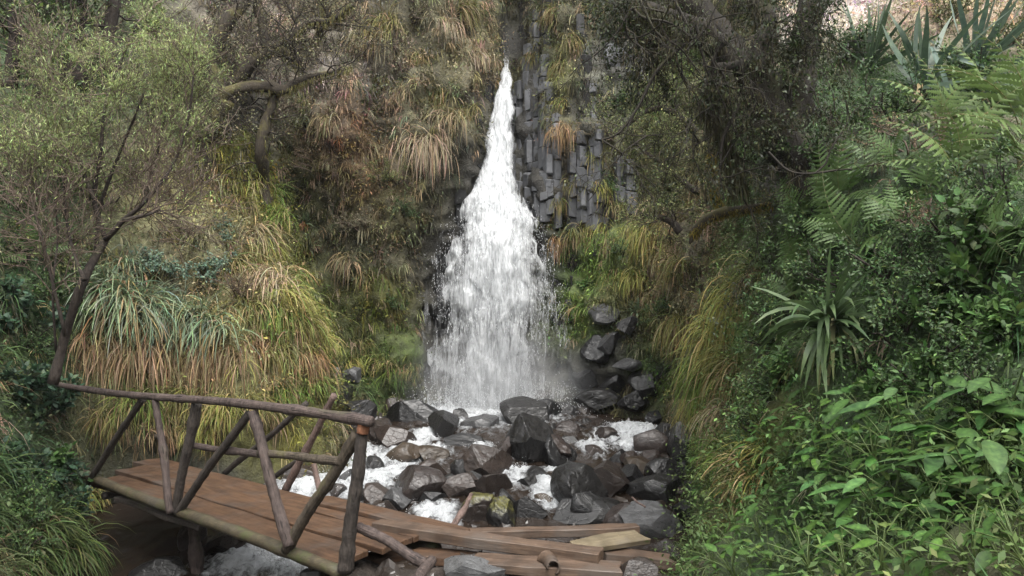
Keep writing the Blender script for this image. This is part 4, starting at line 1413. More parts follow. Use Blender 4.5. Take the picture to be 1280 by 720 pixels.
# ------------------------------------------------------------------ grass tussocks
PAL = {
    'tan': (A([.13, .115, .055]), A([.28, .235, .14]), A([.26, .21, .135]), .45),
    'pink': (A([.17, .135, .085]), A([.39, .315, .22]), A([.33, .265, .185]), .6),
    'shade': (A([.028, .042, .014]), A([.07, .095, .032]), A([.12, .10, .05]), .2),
    'green': (A([.06, .095, .024]), A([.15, .205, .055]), A([.30, .23, .12]), .2),
    'olive': (A([.07, .075, .022]), A([.17, .16, .06]), A([.30, .23, .13]), .35),
    'blue': (A([.09, .12, .06]), A([.23, .28, .19]), A([.32, .24, .13]), .25),
    'yellow': (A([.115, .125, .032]), A([.26, .26, .085]), A([.34, .27, .12]), .3),
    'orange': (A([.15, .095, .045]), A([.31, .21, .12]), A([.26, .18, .105]), .6),
    'rustskirt': (A([.13, .095, .05]), A([.30, .225, .135]), A([.24, .17, .10]), .6),
}


def tussock(px, py, L, n, pal, label, droop=1.5, wd=.011, spread=.55, upb=.8, wide=.12, seed=None, off=0.0, group='grass tussocks', cat='grass tussock', ratio=1.0):
    r = np.random.default_rng(int(px * 7 + py * 13) if seed is None else seed)
    q, nn = hit(px, py)
    q = q + nn * off
    cb_, ct_, cd, df = PAL[pal]
    tang = nrm(np.cross(nn, UPZ))
    base = q + tang * (r.normal(size=(n, 1)) * wide) + UPZ * (r.normal(size=(n, 1)) * wide * .5) + nn * .02
    d0 = nn * .75 + UPZ * upb + r.normal(size=(n, 3)) * spread
    Ls = L * r.uniform(.45, 1.1, n)
    dead = r.uniform(size=n) < df
    c0 = np.where(dead[:, None], var(cd * .7, n, .35, r), var(cb_, n, .35, r))
    c1_ = np.where(dead[:, None], var(cd, n, .35, r), var(ct_, n, .35, r))
    dr_ = np.where(dead, droop * 1.5, droop) * r.uniform(.6, 1.3, n)
    o = MB()
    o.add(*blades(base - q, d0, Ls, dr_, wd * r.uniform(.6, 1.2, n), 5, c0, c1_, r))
    o = o.build('grass_tussock', M_GRASS)
    o.location = q
    return tag(o, label, cat, group, px=(px, py))


H = 'hanging on the cliff left of the fall'
for (px, py, L, n, pal, lab, dr_) in [
    (533, 178, .85, 420, 'pink', 'largest pale dry grass tussock ' + H, 2.0), (560, 150, .7, 260, 'tan', 'dry tan grass tussock just above the largest pale one', 2.0),
    (478, 35, .8, 320, 'olive', 'broad olive and tan grass tussock high on the cliff', 1.7), (455, 48, .5, 160, 'tan', 'tan grass tuft left under the broad olive tussock', 1.8),
    (560, 32, .55, 200, 'pink', 'pale drooping grass tuft on the cliff near the dark chute', 2.0), (575, 12, .6, 220, 'olive', 'olive grass tuft at the cliff top left of the chute', 1.6),
    (598, 70, .4, 140, 'pink', 'small pale tuft close to the dark chute', 2.0), (612, 72, .35, 110, 'tan', 'thin tan tuft on the lip of the dark chute', 2.0),
    (503, 112, .4, 130, 'tan', 'tan tuft below the middle of the left cliff', 1.8), (548, 120, .45, 150, 'olive', 'olive tuft above the dry tan tussock', 1.8),
    (430, 98, .4, 140, 'pink', 'pale tuft at the right end of the mossy horizontal limb', 1.8), (428, 8, .6, 200, 'tan', 'tan tussock at the top of the left cliff', 1.7),
    (478, 100, .35, 120, 'olive', 'olive tuft on the rust-coloured cliff patch', 1.8), (583, 135, .45, 150, 'olive', 'olive tuft beside the upper waterfall', 1.8),
    (432, 325, .55, 200, 'tan', 'tan hanging tuft on the lower left cliff', 2.0), (455, 345, .4, 120, 'olive', 'olive tuft under the tan hanging tuft', 1.8),
    (500, 70, .5, 150, 'tan', 'tan tuft in the upper middle of the left cliff', 1.8), (525, 75, .45, 140, 'olive', 'olive tuft in the upper middle of the left cliff', 1.8),
    (465, 185, .35, 110, 'tan', 'tan tuft on the rusty cliff patch', 1.8), (410, 150, .5, 160, 'tan', 'tan tuft on the cliff right of the mossy limb', 1.7),
    (380, 120, .5, 150, 'olive', 'olive tuft under the mossy horizontal limb', 1.7), (355, 30, .55, 160, 'pink', 'pale tuft behind the gnarled tree', 1.7),
    (705, 162, .5, 160, 'orange', 'orange dead grass beard on the column wall right of the fall', 2.6), (702, 130, .35, 90, 'yellow', 'yellow-green tuft on top of the orange beard', 1.8),
    (700, 300, .45, 120, 'orange', 'orange hanging tuft right of the middle fall', 2.6), (700, 250, .4, 110, 'olive', 'olive strip of grass right of the middle fall', 2.4),
    (700, 80, .5, 200, 'olive', 'olive grass mat on the columns right of the chute', 2.0), (715, 50, .45, 160, 'olive', 'olive grass mat high right of the chute', 2.0),
    (735, 18, .5, 170, 'tan', 'tan tuft at the cliff top right of the chute', 1.9), (690, 15, .4, 130, 'olive', 'olive tuft at the cliff top by the chute', 1.9),
    (757, 235, .45, 130, 'yellow', 'yellow strip of grass between the grey columns', 2.4), (760, 300, .4, 110, 'tan', 'tan strip of grass under the grey columns', 2.4),
    (808, 290, .7, 330, 'yellow', 'big yellow-green drooping tussock right of the columns', 2.2), (832, 315, .6, 220, 'tan', 'tan tussock under the yellow-green drooping one', 2.2),
    (790, 345, .5, 170, 'yellow', 'yellow tuft above the small rosette plant', 2.0), (815, 370, .55, 180, 'tan', 'tan tuft right of the small rosette plant', 2.0),
    (850, 330, .6, 220, 'olive', 'olive tussock below the bearded dead rosette', 2.0), (850, 400, .7, 240, 'olive', 'olive hanging grass right of the rock fall', 2.2),
    (722, 292, .4, 130, 'olive', 'olive tuft under the left foot of the lower columns', 2.0), (738, 286, .4, 130, 'olive', 'olive tuft under the middle of the lower columns', 2.0), (753, 282, .4, 130, 'yellow', 'yellowish tuft under the right foot of the lower columns', 2.0), (716, 225, .35, 90, 'olive', 'olive tuft between the column groups', 2.2),
    (683, 275, .35, 110, 'olive', 'olive tuft at the foot of the columns beside the fall', 2.0), (668, 70, .35, 90, 'olive', 'olive tuft on the columns beside the dark chute', 2.2), (745, 195, .35, 100, 'olive', 'olive tuft on top of the lower columns', 2.0), (775, 255, .4, 120, 'olive', 'olive tuft right of the lower columns', 2.0),
    (740, 340, .4, 150, 'green', 'green tuft at the right edge of the spray', 1.5), (765, 345, .45, 160, 'green', 'green tuft in the bright patch right of the fall', 1.5),
    (725, 385, .4, 150, 'green', 'green tuft above the rock fall beside the veil', 1.5), (752, 300, .4, 120, 'green', 'green tuft under the yellow strip', 1.6),
    (455, 430, .45, 120, 'olive', 'green tuft in the mossy hollow left of the fall', 1.4), (480, 455, .4, 110, 'olive', 'green tuft at the mossy cliff foot', 1.4), (510, 465, .35, 150, 'olive', 'olive tuft beside the left foot of the fall', 1.4),
    (440, 455, .4, 160, 'yellow', 'yellow-green tuft above the stones of the left bank tip', 1.4),
    # left bank
    (140, 372, .80, 360, 'blue', 'blue-green long grass tussock next to the slim tree trunk', 1.35), (172, 392, .85, 380, 'blue', 'blue-green long grass tussock second from the slim tree', 1.35),
    (205, 400, .8, 340, 'blue', 'blue-green long grass tussock in the middle of the row', 1.4), (238, 405, .75, 320, 'blue', 'blue-green long grass tussock second from the row end', 1.4),
    (270, 415, .6, 240, 'blue', 'blue-green long grass tussock at the row end', 1.4), (155, 335, .5, 180, 'blue', 'blue-green small tussock above the row', 1.3),
    (120, 430, .75, 380, 'rustskirt', 'brown dead grass skirt right of the slim tree trunk', 2.8), (160, 440, .75, 380, 'rustskirt', 'brown dead grass skirt under the blue-green tussocks', 2.8),
    (200, 442, .7, 380, 'rustskirt', 'brown dead grass skirt in the middle above the hand rail', 2.8), (240, 444, .7, 360, 'rustskirt', 'brown dead grass skirt above the dark bridge post', 2.8),
    (278, 446, .6, 300, 'rustskirt', 'brown dead grass skirt near the orange tuft', 2.8), (318, 432, .5, 220, 'orange', 'orange-tan dead grass tuft on the left bank', 2.2),
    (385, 448, .5, 220, 'orange', 'orange-tan grass tuft near the tip of the left bank', 2.2), (345, 440, .5, 200, 'olive', 'olive grass between the two orange-tan tufts', 1.8),
    (300, 330, .75, 300, 'olive', 'olive sweeping grass on the upper left bank', 2.0), (330, 350, .75, 300, 'pink', 'pale sweeping grass below the edge of the left bank', 2.0),
    (320, 290, .7, 240, 'tan', 'tan sweeping grass under the left bank edge', 1.9), (355, 375, .65, 260, 'yellow', 'yellowish grass on the right slope of the left bank', 2.0),
    (375, 405, .6, 230, 'olive', 'olive grass on the right slope of the left bank', 1.9), (340, 395, .6, 230, 'green', 'green grass in the middle of the left bank slope', 1.8),
    (310, 385, .6, 220, 'olive', 'olive grass below the pale sweeping grass', 1.9), (270, 230, .6, 200, 'tan', 'tan grass at the top of the left bank', 1.7), (295, 255, .6, 200, 'olive', 'olive grass at the top of the left bank', 1.7),
    (335, 245, .5, 160, 'green', 'green grass on the crest of the left bank', 1.6), (365, 320, .45, 180, 'yellow', 'yellow-green grass on the left bank crest', 1.7), (398, 400, .4, 170, 'yellow', 'yellow-green grass low on the left bank crest', 1.7),
    (255, 185, .5, 200, 'yellow', 'yellow-green grass topmost on the left bank crest', 1.6), (298, 218, .5, 220, 'yellow', 'yellow-green grass second from the top of the left bank crest', 1.6), (345, 272, .42, 240, 'green', 'bright green grass half way down the left bank crest', 1.6),
    (372, 345, .40, 220, 'yellow', 'yellow-green grass two thirds down the left bank crest', 1.7), (384, 376, .40, 220, 'green', 'bright green grass low on the left bank crest', 1.6), (404, 428, .35, 200, 'yellow', 'yellow-green grass lowest on the left bank crest', 1.6), (330, 310, .55, 240, 'yellow', 'yellow-green grass just inside the left bank crest', 1.8), (360, 355, .5, 240, 'green', 'green grass just inside the lower left bank crest', 1.7),
    (230, 500, .5, 220, 'olive', 'olive grass behind the handrail middle', 1.5), (280, 510, .5, 240, 'yellow', 'yellow-olive grass behind the handrail posts', 1.4), (320, 510, .45, 220, 'olive', 'olive grass behind the third bridge post', 1.4),
    (180, 505, .5, 220, 'green', 'green grass behind the first dark brace', 1.4), (140, 520, .5, 240, 'olive', 'olive grass behind the left end of the handrail', 1.6), (355, 490, .4, 200, 'green', 'green grass behind the right half of the handrail', 1.3),
    (385, 480, .35, 160, 'green', 'green grass by the stones of the bank tip', 1.3), (200, 535, .4, 240, 'rustskirt', 'brown dead grass at the far edge of the deck', 2.2), (250, 540, .35, 200, 'yellow', 'yellow grass at the far edge of the deck', 1.4),
    (60, 660, .45, 200, 'shade', 'green grass clump under the left bridge end', 1.4), (30, 700, .45, 200, 'shade', 'green grass clump at the lower left corner', 1.4), (85, 690, .5, 220, 'shade', 'dark grass clump beside the shade under the bridge', 1.5), (110, 620, .3, 140, 'yellow', 'yellow mossy grass under the bridge end', 1.4),
    # right bank
    (925, 370, .75, 360, 'yellow', 'long yellow-green grass curtain at the top of the right bank', 2.4), (905, 415, .8, 380, 'yellow', 'yellow-green grass curtain above the dark stream rocks', 2.4),
    (893, 460, .8, 360, 'green', 'green grass curtain hanging over the right stream edge', 2.4), (885, 500, .75, 340, 'yellow', 'lower yellow-green grass curtain at the right stream edge', 2.4),
    (925, 460, .7, 280, 'olive', 'olive grass behind the yellow-green curtain', 2.0), (950, 345, .6, 240, 'olive', 'olive grass above the yellow-green curtain', 1.9), (910, 520, .5, 220, 'tan', 'tan grass under the yellow-green curtain', 2.0),
    (880, 225, .7, 240, 'olive', 'green-brown strap grass behind the hanging twigs', 1.8), (860, 235, .6, 200, 'tan', 'tan strap grass behind the hanging twigs', 1.8), (905, 570, .4, 200, 'green', 'green grass tuft low at the right stream edge', 1.2),
    (940, 600, .4, 180, 'olive', 'olive grass tuft among the low broad leaves', 1.2), (960, 570, .4, 180, 'yellow', 'yellow moss grass patch among the low leaves', 1.2)]:
    tussock(px, py, L, n, pal, lab, dr_, wd=.018 if pal == 'blue' else .012, wide=.16 if n > 250 else .11)

# ------------------------------------------------------------------ shrubs
def shrub_proto(seed, nst, h, wander, nleaf, lsize, tpl, pal, lmat, twig=M_TWIG, r0=.018, spread=.75, lev=2, sidey=.9, tips=False, up=.06, cluster=1):
    """returns (branch mesh, leaf mesh) about the origin, growing upward"""
    r = np.random.default_rng(seed)
    lines = []
    for i in range(nst):
        d = nrm(A([r.normal() * sidey * .6, r.normal() * sidey * .6, 1]))
        grow((r.normal() * .04, r.normal() * .04, -.1), d, h * r.uniform(.55, .8), r0 * r.uniform(.7, 1.1), lev, lines, r, wander, up, (3, 5), .58, spread)
    bm_ = MB()
    for pts, rad, lv in lines:
        bm_.add(*tube(pts, np.maximum(rad, .0022), 5 if lv else 3, 0, False))
    lm = MB()
    pos, di = along(lines, nleaf, r, 0 if tips else 1)
    if cluster > 1:
        pos = np.repeat(pos[:nleaf // cluster], cluster, 0) + r.normal(size=(nleaf // cluster * cluster, 3)) * lsize[1] * .5
        di = np.repeat(di[:nleaf // cluster], cluster, 0)
    n = len(pos)
    x = di * .55 + r.normal(size=(n, 3)) * .75 + A([0, 0, .1])
    R = frames(x, UPZ + r.normal(size=(n, 3)) * .45)
    cl = (1 + .35 * fbm(pos * 3.1 + seed, 2, 3))[:, None]
    c = var(pal[0], n, .22, r) * cl
    k = r.uniform(size=n) < .12
    c = np.where(k[:, None], var(pal[1], n, .25, r), c)
    lm.add(*inst(tpl, pos, R, r.uniform(*lsize, n), c))
    return bm_.mesh('branches', twig), lm.mesh('leaves', lmat)


LB = leaf_tpl(3, .52, .12, .18)
PROT = {
    'glauc': [shrub_proto(11 + i, 6, .75, .2, 1500, (.035, .07), LEAF2, (A([.10, .15, .11]), A([.20, .24, .14])), M_LEAF) for i in range(2)],
    'haze': [shrub_proto(21 + i, 7, .85, .3, 3600, (.018, .04), LEAF1, (A([.15, .14, .095]), A([.26, .21, .15])), M_DARKLEAF) for i in range(2)],
    'olive': [shrub_proto(31 + i, 6, .8, .26, 3200, (.02, .045), LEAF1, (A([.095, .11, .045]), A([.20, .18, .07])), M_DARKLEAF, M_BARK) for i in range(2)],
    'pale': [shrub_proto(41 + i, 6, .9, .24, 3600, (.025, .05), LEAF1, (A([.15, .20, .085]), A([.24, .27, .10])), M_LEAF) for i in range(2)],
    'green': [shrub_proto(51 + i, 6, .8, .22, 1700, (.03, .06), LEAF2, (A([.055, .10, .035]), A([.12, .17, .05])), M_LEAF, M_BARK) for i in range(2)],
    'dark': [shrub_proto(61 + i, 7, .8, .24, 2200, (.025, .05), LEAF2, (A([.045, .082, .03]), A([.095, .14, .045])), M_LEAF, M_BARK) for i in range(3)],
    'broad': [shrub_proto(71 + i, 5, .65, .2, 520, (.07, .13), LB, (A([.05, .098, .028]), A([.105, .16, .055])), M_GLOSS, M_BARK, .012, .7, 2, .9) for i in range(3)],
    'darkbroad': [shrub_proto(81 + i, 5, .7, .2, 480, (.07, .12), LB, (A([.04, .075, .045]), A([.10, .14, .08])), M_GLOSS, M_BARK, .012) for i in range(2)],
    'brown': [shrub_proto(91 + i, 8, .9, .32, 900, (.02, .04), LEAF1, (A([.14, .10, .06]), A([.22, .18, .10])), M_DARKLEAF) for i in range(2)],
}
CATN = {'haze': 'twiggy_shrub', 'brown': 'twiggy_shrub', 'broad': 'broadleaf_shrub', 'darkbroad': 'broadleaf_shrub'}
nsh = [0]


def shrub(px, py, h, kind, label, lean=.35, off=-.03):
    q, nn = hit(px, py)
    p = PROT[kind][nsh[0] % len(PROT[kind])]
    nsh[0] += 1
    r = random.Random(nsh[0] * 17)
    e = empty(CATN.get(kind, 'leafy_shrub'), q + nn * off)
    link('branches', p[0], e)
    link('leaves', p[1], e)
    ax = Vector(nrm(nn * lean + UPZ * (1 - lean)))
    e.rotation_euler = (ax.to_track_quat('Z', 'Y').to_matrix() @ Matrix.Rotation(r.uniform(0, 6.28), 3, 'Z')).to_euler()
    e.scale = (h * r.uniform(.9, 1.1), h * r.uniform(.9, 1.1), h)
    return tag(e, label, 'shrub', 'shrubs on the gorge walls', px=(px, py))


for a in [
    # left
    (200, 345, .75, 'glauc', 'glaucous leafy shrub above the row of blue-green grass'), (262, 345, .8, 'glauc', 'glaucous leafy shrub right of the one above the blue-green grass'), (285, 300, .6, 'glauc', 'small glaucous shrub high on the left bank slope'),
    (235, 300, .8, 'brown', 'tangle of brown dry twigs above the glaucous shrubs'), (300, 370, .7, 'brown', 'brown dead bush in the dark gap of the left bank'), (215, 250, .8, 'brown', 'brown twiggy bush near the top of the left bank'),
    (15, 175, 1.1, 'pale', 'pale green bush at the left edge below the dark trunks'), (55, 215, 1.0, 'pale', 'pale green bush left of the slim tree crown'), (20, 260, .9, 'green', 'green bush at the left edge beside the slim tree'),
    (110, 250, .9, 'olive', 'olive bush behind the fork of the slim tree'), (165, 225, .9, 'haze', 'greyish bush behind the slim tree crown'), (25, 330, .8, 'olive', 'olive bush at the left edge half way up'),
    (95, 180, 1.0, 'haze', 'greyish bush behind the left of the slim tree crown'), (60, 120, 1.1, 'green', 'green bush under the dark trunks of the upper left corner'), (130, 110, 1.1, 'pale', 'pale bush high behind the slim tree'),
    (190, 150, 1.0, 'olive', 'olive bush high behind the slim tree'), (240, 190, .9, 'pale', 'pale bush left of the gnarled tree foot'), (20, 60, 1.2, 'olive', 'olive bush in the upper left corner'), (120, 40, 1.1, 'haze', 'greyish bush between the dark trunks'),
    (200, 50, 1.2, 'pale', 'pale bush at the top between dark trunks and gnarled tree'), (235, 95, 1.1, 'haze', 'greyish bush left of the gnarled tree limbs'),
    (30, 420, .9, 'darkbroad', 'dark broad-leaved shrub with blue-green leaves at the left edge'), (15, 480, .9, 'darkbroad', 'dark broad-leaved shrub left of the handrail end'), (50, 520, .8, 'darkbroad', 'dark broad-leaved shrub under the handrail end'),
    (25, 580, .8, 'darkbroad', 'dark broad-leaved shrub left of the bridge deck'), (70, 600, .6, 'broad', 'green broad-leaved shrub at the left end of the deck'), (20, 640, .6, 'green', 'green bush at the left edge low by the shade'),
    (60, 380, .8, 'green', 'green bush left of the slim tree trunk'), (100, 330, .8, 'olive', 'olive bush beside the slim tree trunk'), (40, 440, .7, 'dark', 'dark bush at the slim tree foot'),
    (40, 610, .8, 'darkbroad', 'dark broad-leaved shrub beside the shade under the bridge'), (75, 650, .6, 'darkbroad', 'dark broad-leaved shrub lowest at the shade under the bridge'), (15, 690, .7, 'dark', 'dark bush in the lower left corner'),
    # cliff, left of fall
    (310, 60, 1.0, 'haze', 'greyish twiggy bush among the gnarled limbs'), (365, 70, .9, 'haze', 'greyish twiggy bush right of the gnarled tree fork'), (400, 30, 1.0, 'haze', 'greyish twiggy bush at the cliff top right of the gnarled tree'),
    (440, 65, .8, 'haze', 'greyish bush left of the broad olive tussock'), (515, 25, .8, 'haze', 'greyish bush right of the broad olive tussock'), (340, 140, .9, 'haze', 'greyish bush under the gnarled horizontal limb'),
    (395, 210, .9, 'brown', 'brown dry bush on the rusty part of the cliff'), (420, 260, .8, 'haze', 'greyish bush below the rusty cliff patch'), (385, 160, .8, 'olive', 'olive bush right of the gnarled trunk'), (450, 285, .7, 'haze', 'greyish bush left of the middle fall'),
    (480, 235, .7, 'olive', 'olive bush under the largest dry tussock'), (505, 270, .6, 'dark', 'dark bush near the left edge of the middle fall'), (470, 140, .7, 'olive', 'olive bush in the middle of the left cliff'), (420, 190, .7, 'brown', 'reddish-brown dry bush on the left cliff'),
    (590, 30, .6, 'olive', 'olive bush at the top beside the dark chute'), (490, 390, .5, 'green', 'green bush on the mossy cliff left of the veil'), (450, 395, .5, 'olive', 'olive bush above the mossy hollow'),
    # cliff, right of fall
    (785, 135, .75, 'green', 'green bush between the columns and the dark tree'), (830, 115, .8, 'pale', 'pale green bush under the dark tree twigs'), (765, 170, .7, 'haze', 'grey-green bush left end of the dark branch on the cliff'),
    (815, 175, .9, 'olive', 'olive feathery bush on the cliff under the dark branch'), (850, 180, .8, 'haze', 'greyish bush beside the grey rock under the dark tree'), (800, 220, .8, 'olive', 'olive bush right of the lower columns'),
    (765, 240, .6, 'green', 'green bush on the lower columns'), (840, 245, .8, 'haze', 'greyish bush above the yellow-green drooping tussock'), (745, 130, .5, 'olive', 'olive bush on the columns'), (805, 60, .8, 'brown', 'brown bush above the pale column tops'),
    (745, 20, .7, 'olive', 'olive bush at the cliff top right of the chute'), (835, 55, .8, 'haze', 'greyish bush high under the dark tree'), (735, 360, .45, 'broad', 'small bright broad-leaved plant beside the veil'), (775, 320, .5, 'green', 'bright green bush under the columns'),
    (800, 430, .6, 'olive', 'olive bush right of the rock fall'), (835, 395, .7, 'green', 'green bush under the small rosette plant'), (840, 455, .6, 'dark', 'dark bush at the foot of the right cliff'), (870, 360, .7, 'olive', 'olive bush left of the bearded dead rosette'),
    # right bank
    (1015, 225, .9, 'dark', 'dark bush at the foot of the dark tree'), (1060, 160, .9, 'dark', 'dark bush right of the dark tree trunk'), (1040, 90, 1.0, 'dark', 'dark bush in the dark tree fork'), (1080, 70, .8, 'green', 'green bush left of the sword-leaved clump'),
    (1120, 150, .8, 'dark', 'dark bush under the sword-leaved clump'), (1050, 350, .7, 'dark', 'dark bush above the big rosette plant'), (1110, 350, .8, 'dark', 'dark vine-like bush right of the big rosette plant'), (1125, 420, .7, 'green', 'small-leaved upright bush right of the big rosette plant'),
    (1170, 380, .8, 'dark', 'dark bush behind the right broad-leaved shrub'), (1160, 480, .7, 'dark', 'dark bush under the right broad-leaved shrub'), (970, 440, .7, 'green', 'green bush left of the big rosette plant'), (985, 395, .7, 'green', 'green bush above left of the big rosette plant'),
    (960, 500, .6, 'green', 'green bush behind the grass curtain'), (1010, 300, .7, 'green', 'green bush below the dark tree'), (960, 290, .7, 'olive', 'olive bush right of the mossy bent branch'), (1200, 300, .8, 'dark', 'dark bush under the bracken fronds'),
    (1255, 260, .7, 'dark', 'dark bush at the right edge under the bracken'), (1240, 345, .75, 'broad', 'light green broad-leaved shrub at the right edge'), (1205, 420, .7, 'broad', 'broad-leaved shrub below the light green one'), (1265, 430, .6, 'broad', 'broad-leaved shrub at the right edge half way down'),
    (1180, 500, .5, 'broad', 'broad-leaved shrub above the large round leaf'), (1110, 505, .55, 'broad', 'broad-leaved shrub below right of the big rosette plant'), (985, 480, .55, 'broad', 'broad-leaved shrub left of the wilted rosette leaves'), (945, 545, .5, 'green', 'green bush above the moss patch'),
    (1090, 470, .6, 'dark', 'dark bush right of the wilted rosette leaves'), (1215, 110, 1.0, 'green', 'green bush under the right-hand sword leaves'), (1260, 60, 1.0, 'olive', 'olive bush at the top right corner'), (1180, 40, .9, 'olive', 'olive bush behind the sword-leaved clump'),
    (1160, 300, .6, 'brown', 'brown dry twigs under the bracken fronds'), (1140, 190, .7, 'brown', 'brown dry bush under the dark tree and the bracken'), (1230, 520, .5, 'dark', 'dark bush behind the large round leaf')]:
    shrub(*a)

# ------------------------------------------------------------------ bracken ferns
def frond(seed, L=1.0):
    r = np.random.default_rng(seed)
    n = 16
    t = np.linspace(0, 1, n)
    rc = np.stack([L * t, .05 * np.sin(t * 3 + seed) * L, L * (.40 * t - .62 * t ** 2.2)], -1)
    mb = MB()
    mb.add(*tube(rc, np.linspace(.006, .0015, n), 4, 0, False), (.13, .13, .06))
    for i in range(3, n - 1):
        d = nrm(rc[i + 1] - rc[i - 1])
        for s in (-1, 1):
            pl = L * .42 * (1 - t[i]) ** .8 * min(1, .5 + t[i] * 1.8) * r.uniform(.85, 1.1)
            sd = nrm(np.cross(UPZ, d)) * s
            ax = nrm(sd * .9 + d * .38 + A([0, 0, -.10 + r.normal() * .1]))
            pe = nrm(np.cross(ax, UPZ))
            m = 15
            u = np.linspace(0, 1, m)
            hw = .115 * pl * (1 - u) ** .6 * np.where(np.arange(m) % 2 == 1, 1.25, .45) + .002
            c_ = rc[i] + ax * (pl * u)[:, None] + A([0, 0, -1.]) * (.14 * pl * u * u)[:, None]
            fw = ax * (.03 * pl)
            V = np.stack([c_ - pe * hw[:, None] + fw, c_ + A([0, 0, .004]), c_ + pe * hw[:, None] + fw], 1).reshape(-1, 3)
            cc = A([.07, .115, .038]) * r.uniform(.7, 1.25)
            mb.add(V, grid_faces(m, 3), cc)
    return mb.mesh('frond', M_LEAF)


FR = [frond(i) for i in range(4)]
FRP = []
for m_ in FR[:2]:
    c = m_.copy()
    at_ = c.attributes['Col']
    b_ = np.zeros(len(c.vertices) * 4, np.float32)
    at_.data.foreach_get('color', b_)
    b_ = b_.reshape(-1, 4)
    b_[:, :3] *= A([1.45, 1.3, 1.3])
    at_.data.foreach_set('color', b_.ravel())
    FRP.append(c)


def fern(px, py, L, n, label, az0=None, spread=2.2, pale=False, tilt=.35, off=.02):
    q, nn = hit(px, py)
    r = random.Random(int(px * 3 + py))
    e = empty('bracken_fern', q + nn * off)
    tg = nrm(np.cross(UPZ, nn))
    for k in range(n):
        o = link('frond', r.choice(FRP if pale else FR), e)
        th = math.pi * (.02 + .96 * (k + r.uniform(-.25, .25)) / max(1, n - 1))
        ax = tg * math.cos(th) + UPZ * (.75 * math.sin(th) - .12 + r.uniform(-.15, .15)) + nn * r.uniform(.25, .6)
        zz = nn * .75 + UPZ * .55 + A([r.uniform(-.25, .25), r.uniform(-.25, .25), 0])
        R = frames(A([ax]), A([zz]))[0]
        o.rotation_euler = Matrix(R.tolist()).to_euler()
        s = L * (1.2 if pale else .95) * r.uniform(.75, 1.15)
        o.scale = (s, s, s)
    return tag(e, label, 'fern', 'bracken ferns on the right bank', px=(px, py))


for a in [(1225, 130, .75, 6, 'pale bracken fern at the right edge below the sword leaves', None, 2.2, True), (1275, 170, .8, 6, 'pale bracken fern hanging in at the right edge', 185, 1.8, True), (1170, 165, .65, 6, 'bracken fern under the middle of the sword-leaved clump', None, 2.4, True),
          (1120, 215, .6, 6, 'bracken fern spreading over the dark hollow', None, 2.4), (1270, 215, .75, 5, 'big pale bracken fern whose fronds droop at the right edge', 190, 1.6, True), (1195, 225, .6, 6, 'bracken fern left of the drooping right-edge fronds', None, 2.2, True),
          (1060, 255, .6, 6, 'bracken fern right of the dark tree foot', None, 2.4), (1010, 275, .55, 6, 'bracken fern in front of the dark tree foot', None, 2.4), (1075, 310, .6, 6, 'bracken fern above the big rosette plant', None, 2.2), (1010, 335, .55, 6, 'bracken fern above left of the big rosette plant', None, 2.2),
          (1130, 290, .55, 5, 'bracken fern in the middle of the right bank', None, 2.2), (975, 320, .5, 5, 'bracken fern above the grass curtain', None, 2.2), (1000, 375, .5, 5, 'bracken fern left of the big rosette plant', None, 2.0), (1160, 245, .55, 5, 'bracken fern below the dry twigs', None, 2.2),
          (1265, 300, .5, 4, 'bracken fern above the light green broad-leaved shrub', 180, 1.6), (40, 320, .6, 5, 'fern at the left edge beside the slim tree', None, 2.2), (30, 210, .7, 5, 'fern high at the left edge', None, 2.2, True)]:
    fern(*a)

# ------------------------------------------------------------------ broad-leaved herbs at the lower right
LBIG = leaf_tpl(9, .44, .16, .22)
LBIG = (LBIG[0], LBIG[1], np.where(np.arange(len(LBIG[0])) % 3 == 1, 1.35, .9) * np.where((np.arange(len(LBIG[0])) // 3) % 2 == 0, 1.12, .9))


def herb_proto(seed, n, ls, pal):
    r = np.random.default_rng(seed)
    st, lf = MB(), MB()
    h = .32
    for k in range(n):
        a = k * 2.4 + r.normal() * .4
        out = A([math.cos(a), math.sin(a), 0])
        hh = h * r.uniform(.25, 1.1)
        L = r.uniform(*ls)
        tip = out * r.uniform(.06, .2) + UPZ * hh
        pts = spline([(0, 0, -.08), tuple(out * .02 + UPZ * hh * .5), tuple(tip)], 7)
        st.add(*tube(pts, np.linspace(.005, .003, 7), 4, 0, False), (.10, .14, .05))
        x = out * 1.0 + UPZ * r.uniform(-.25, .55)
        R = frames(A([x]), A([UPZ + r.normal(size=3) * .25]))
        lf.add(*inst(LBIG, A([tip]), R, L, var(pal, 1, .2, r)))
    return st.mesh('stems', M_LEAF), lf.mesh('leaves', M_GLOSS)


HP = [herb_proto(300 + i, 12, (.07, .15), A([.044, .092, .021])) for i in range(3)] + [herb_proto(310 + i, 9, (.12, .24), A([.041, .088, .023])) for i in range(3)] + [herb_proto(320 + i, 14, (.05, .10), A([.066, .115, .028])) for i in range(2)]


def herb(px, py, s, k, label):
    q, nn = hit(px, py)
    r = random.Random(int(px * 5 + py * 3))
    e = empty('broadleaf_herb', q)
    link('stems', HP[k][0], e)
    link('leaves', HP[k][1], e)
    ax = Vector(nrm(nn * .45 + UPZ * .55))
    e.rotation_euler = (ax.to_track_quat('Z', 'Y').to_matrix() @ Matrix.Rotation(r.uniform(0, 6.28), 3, 'Z')).to_euler()
    e.scale = (s, s, s)
    return tag(e, label, 'herb', 'broad-leaved herbs at the lower right', px=(px, py))


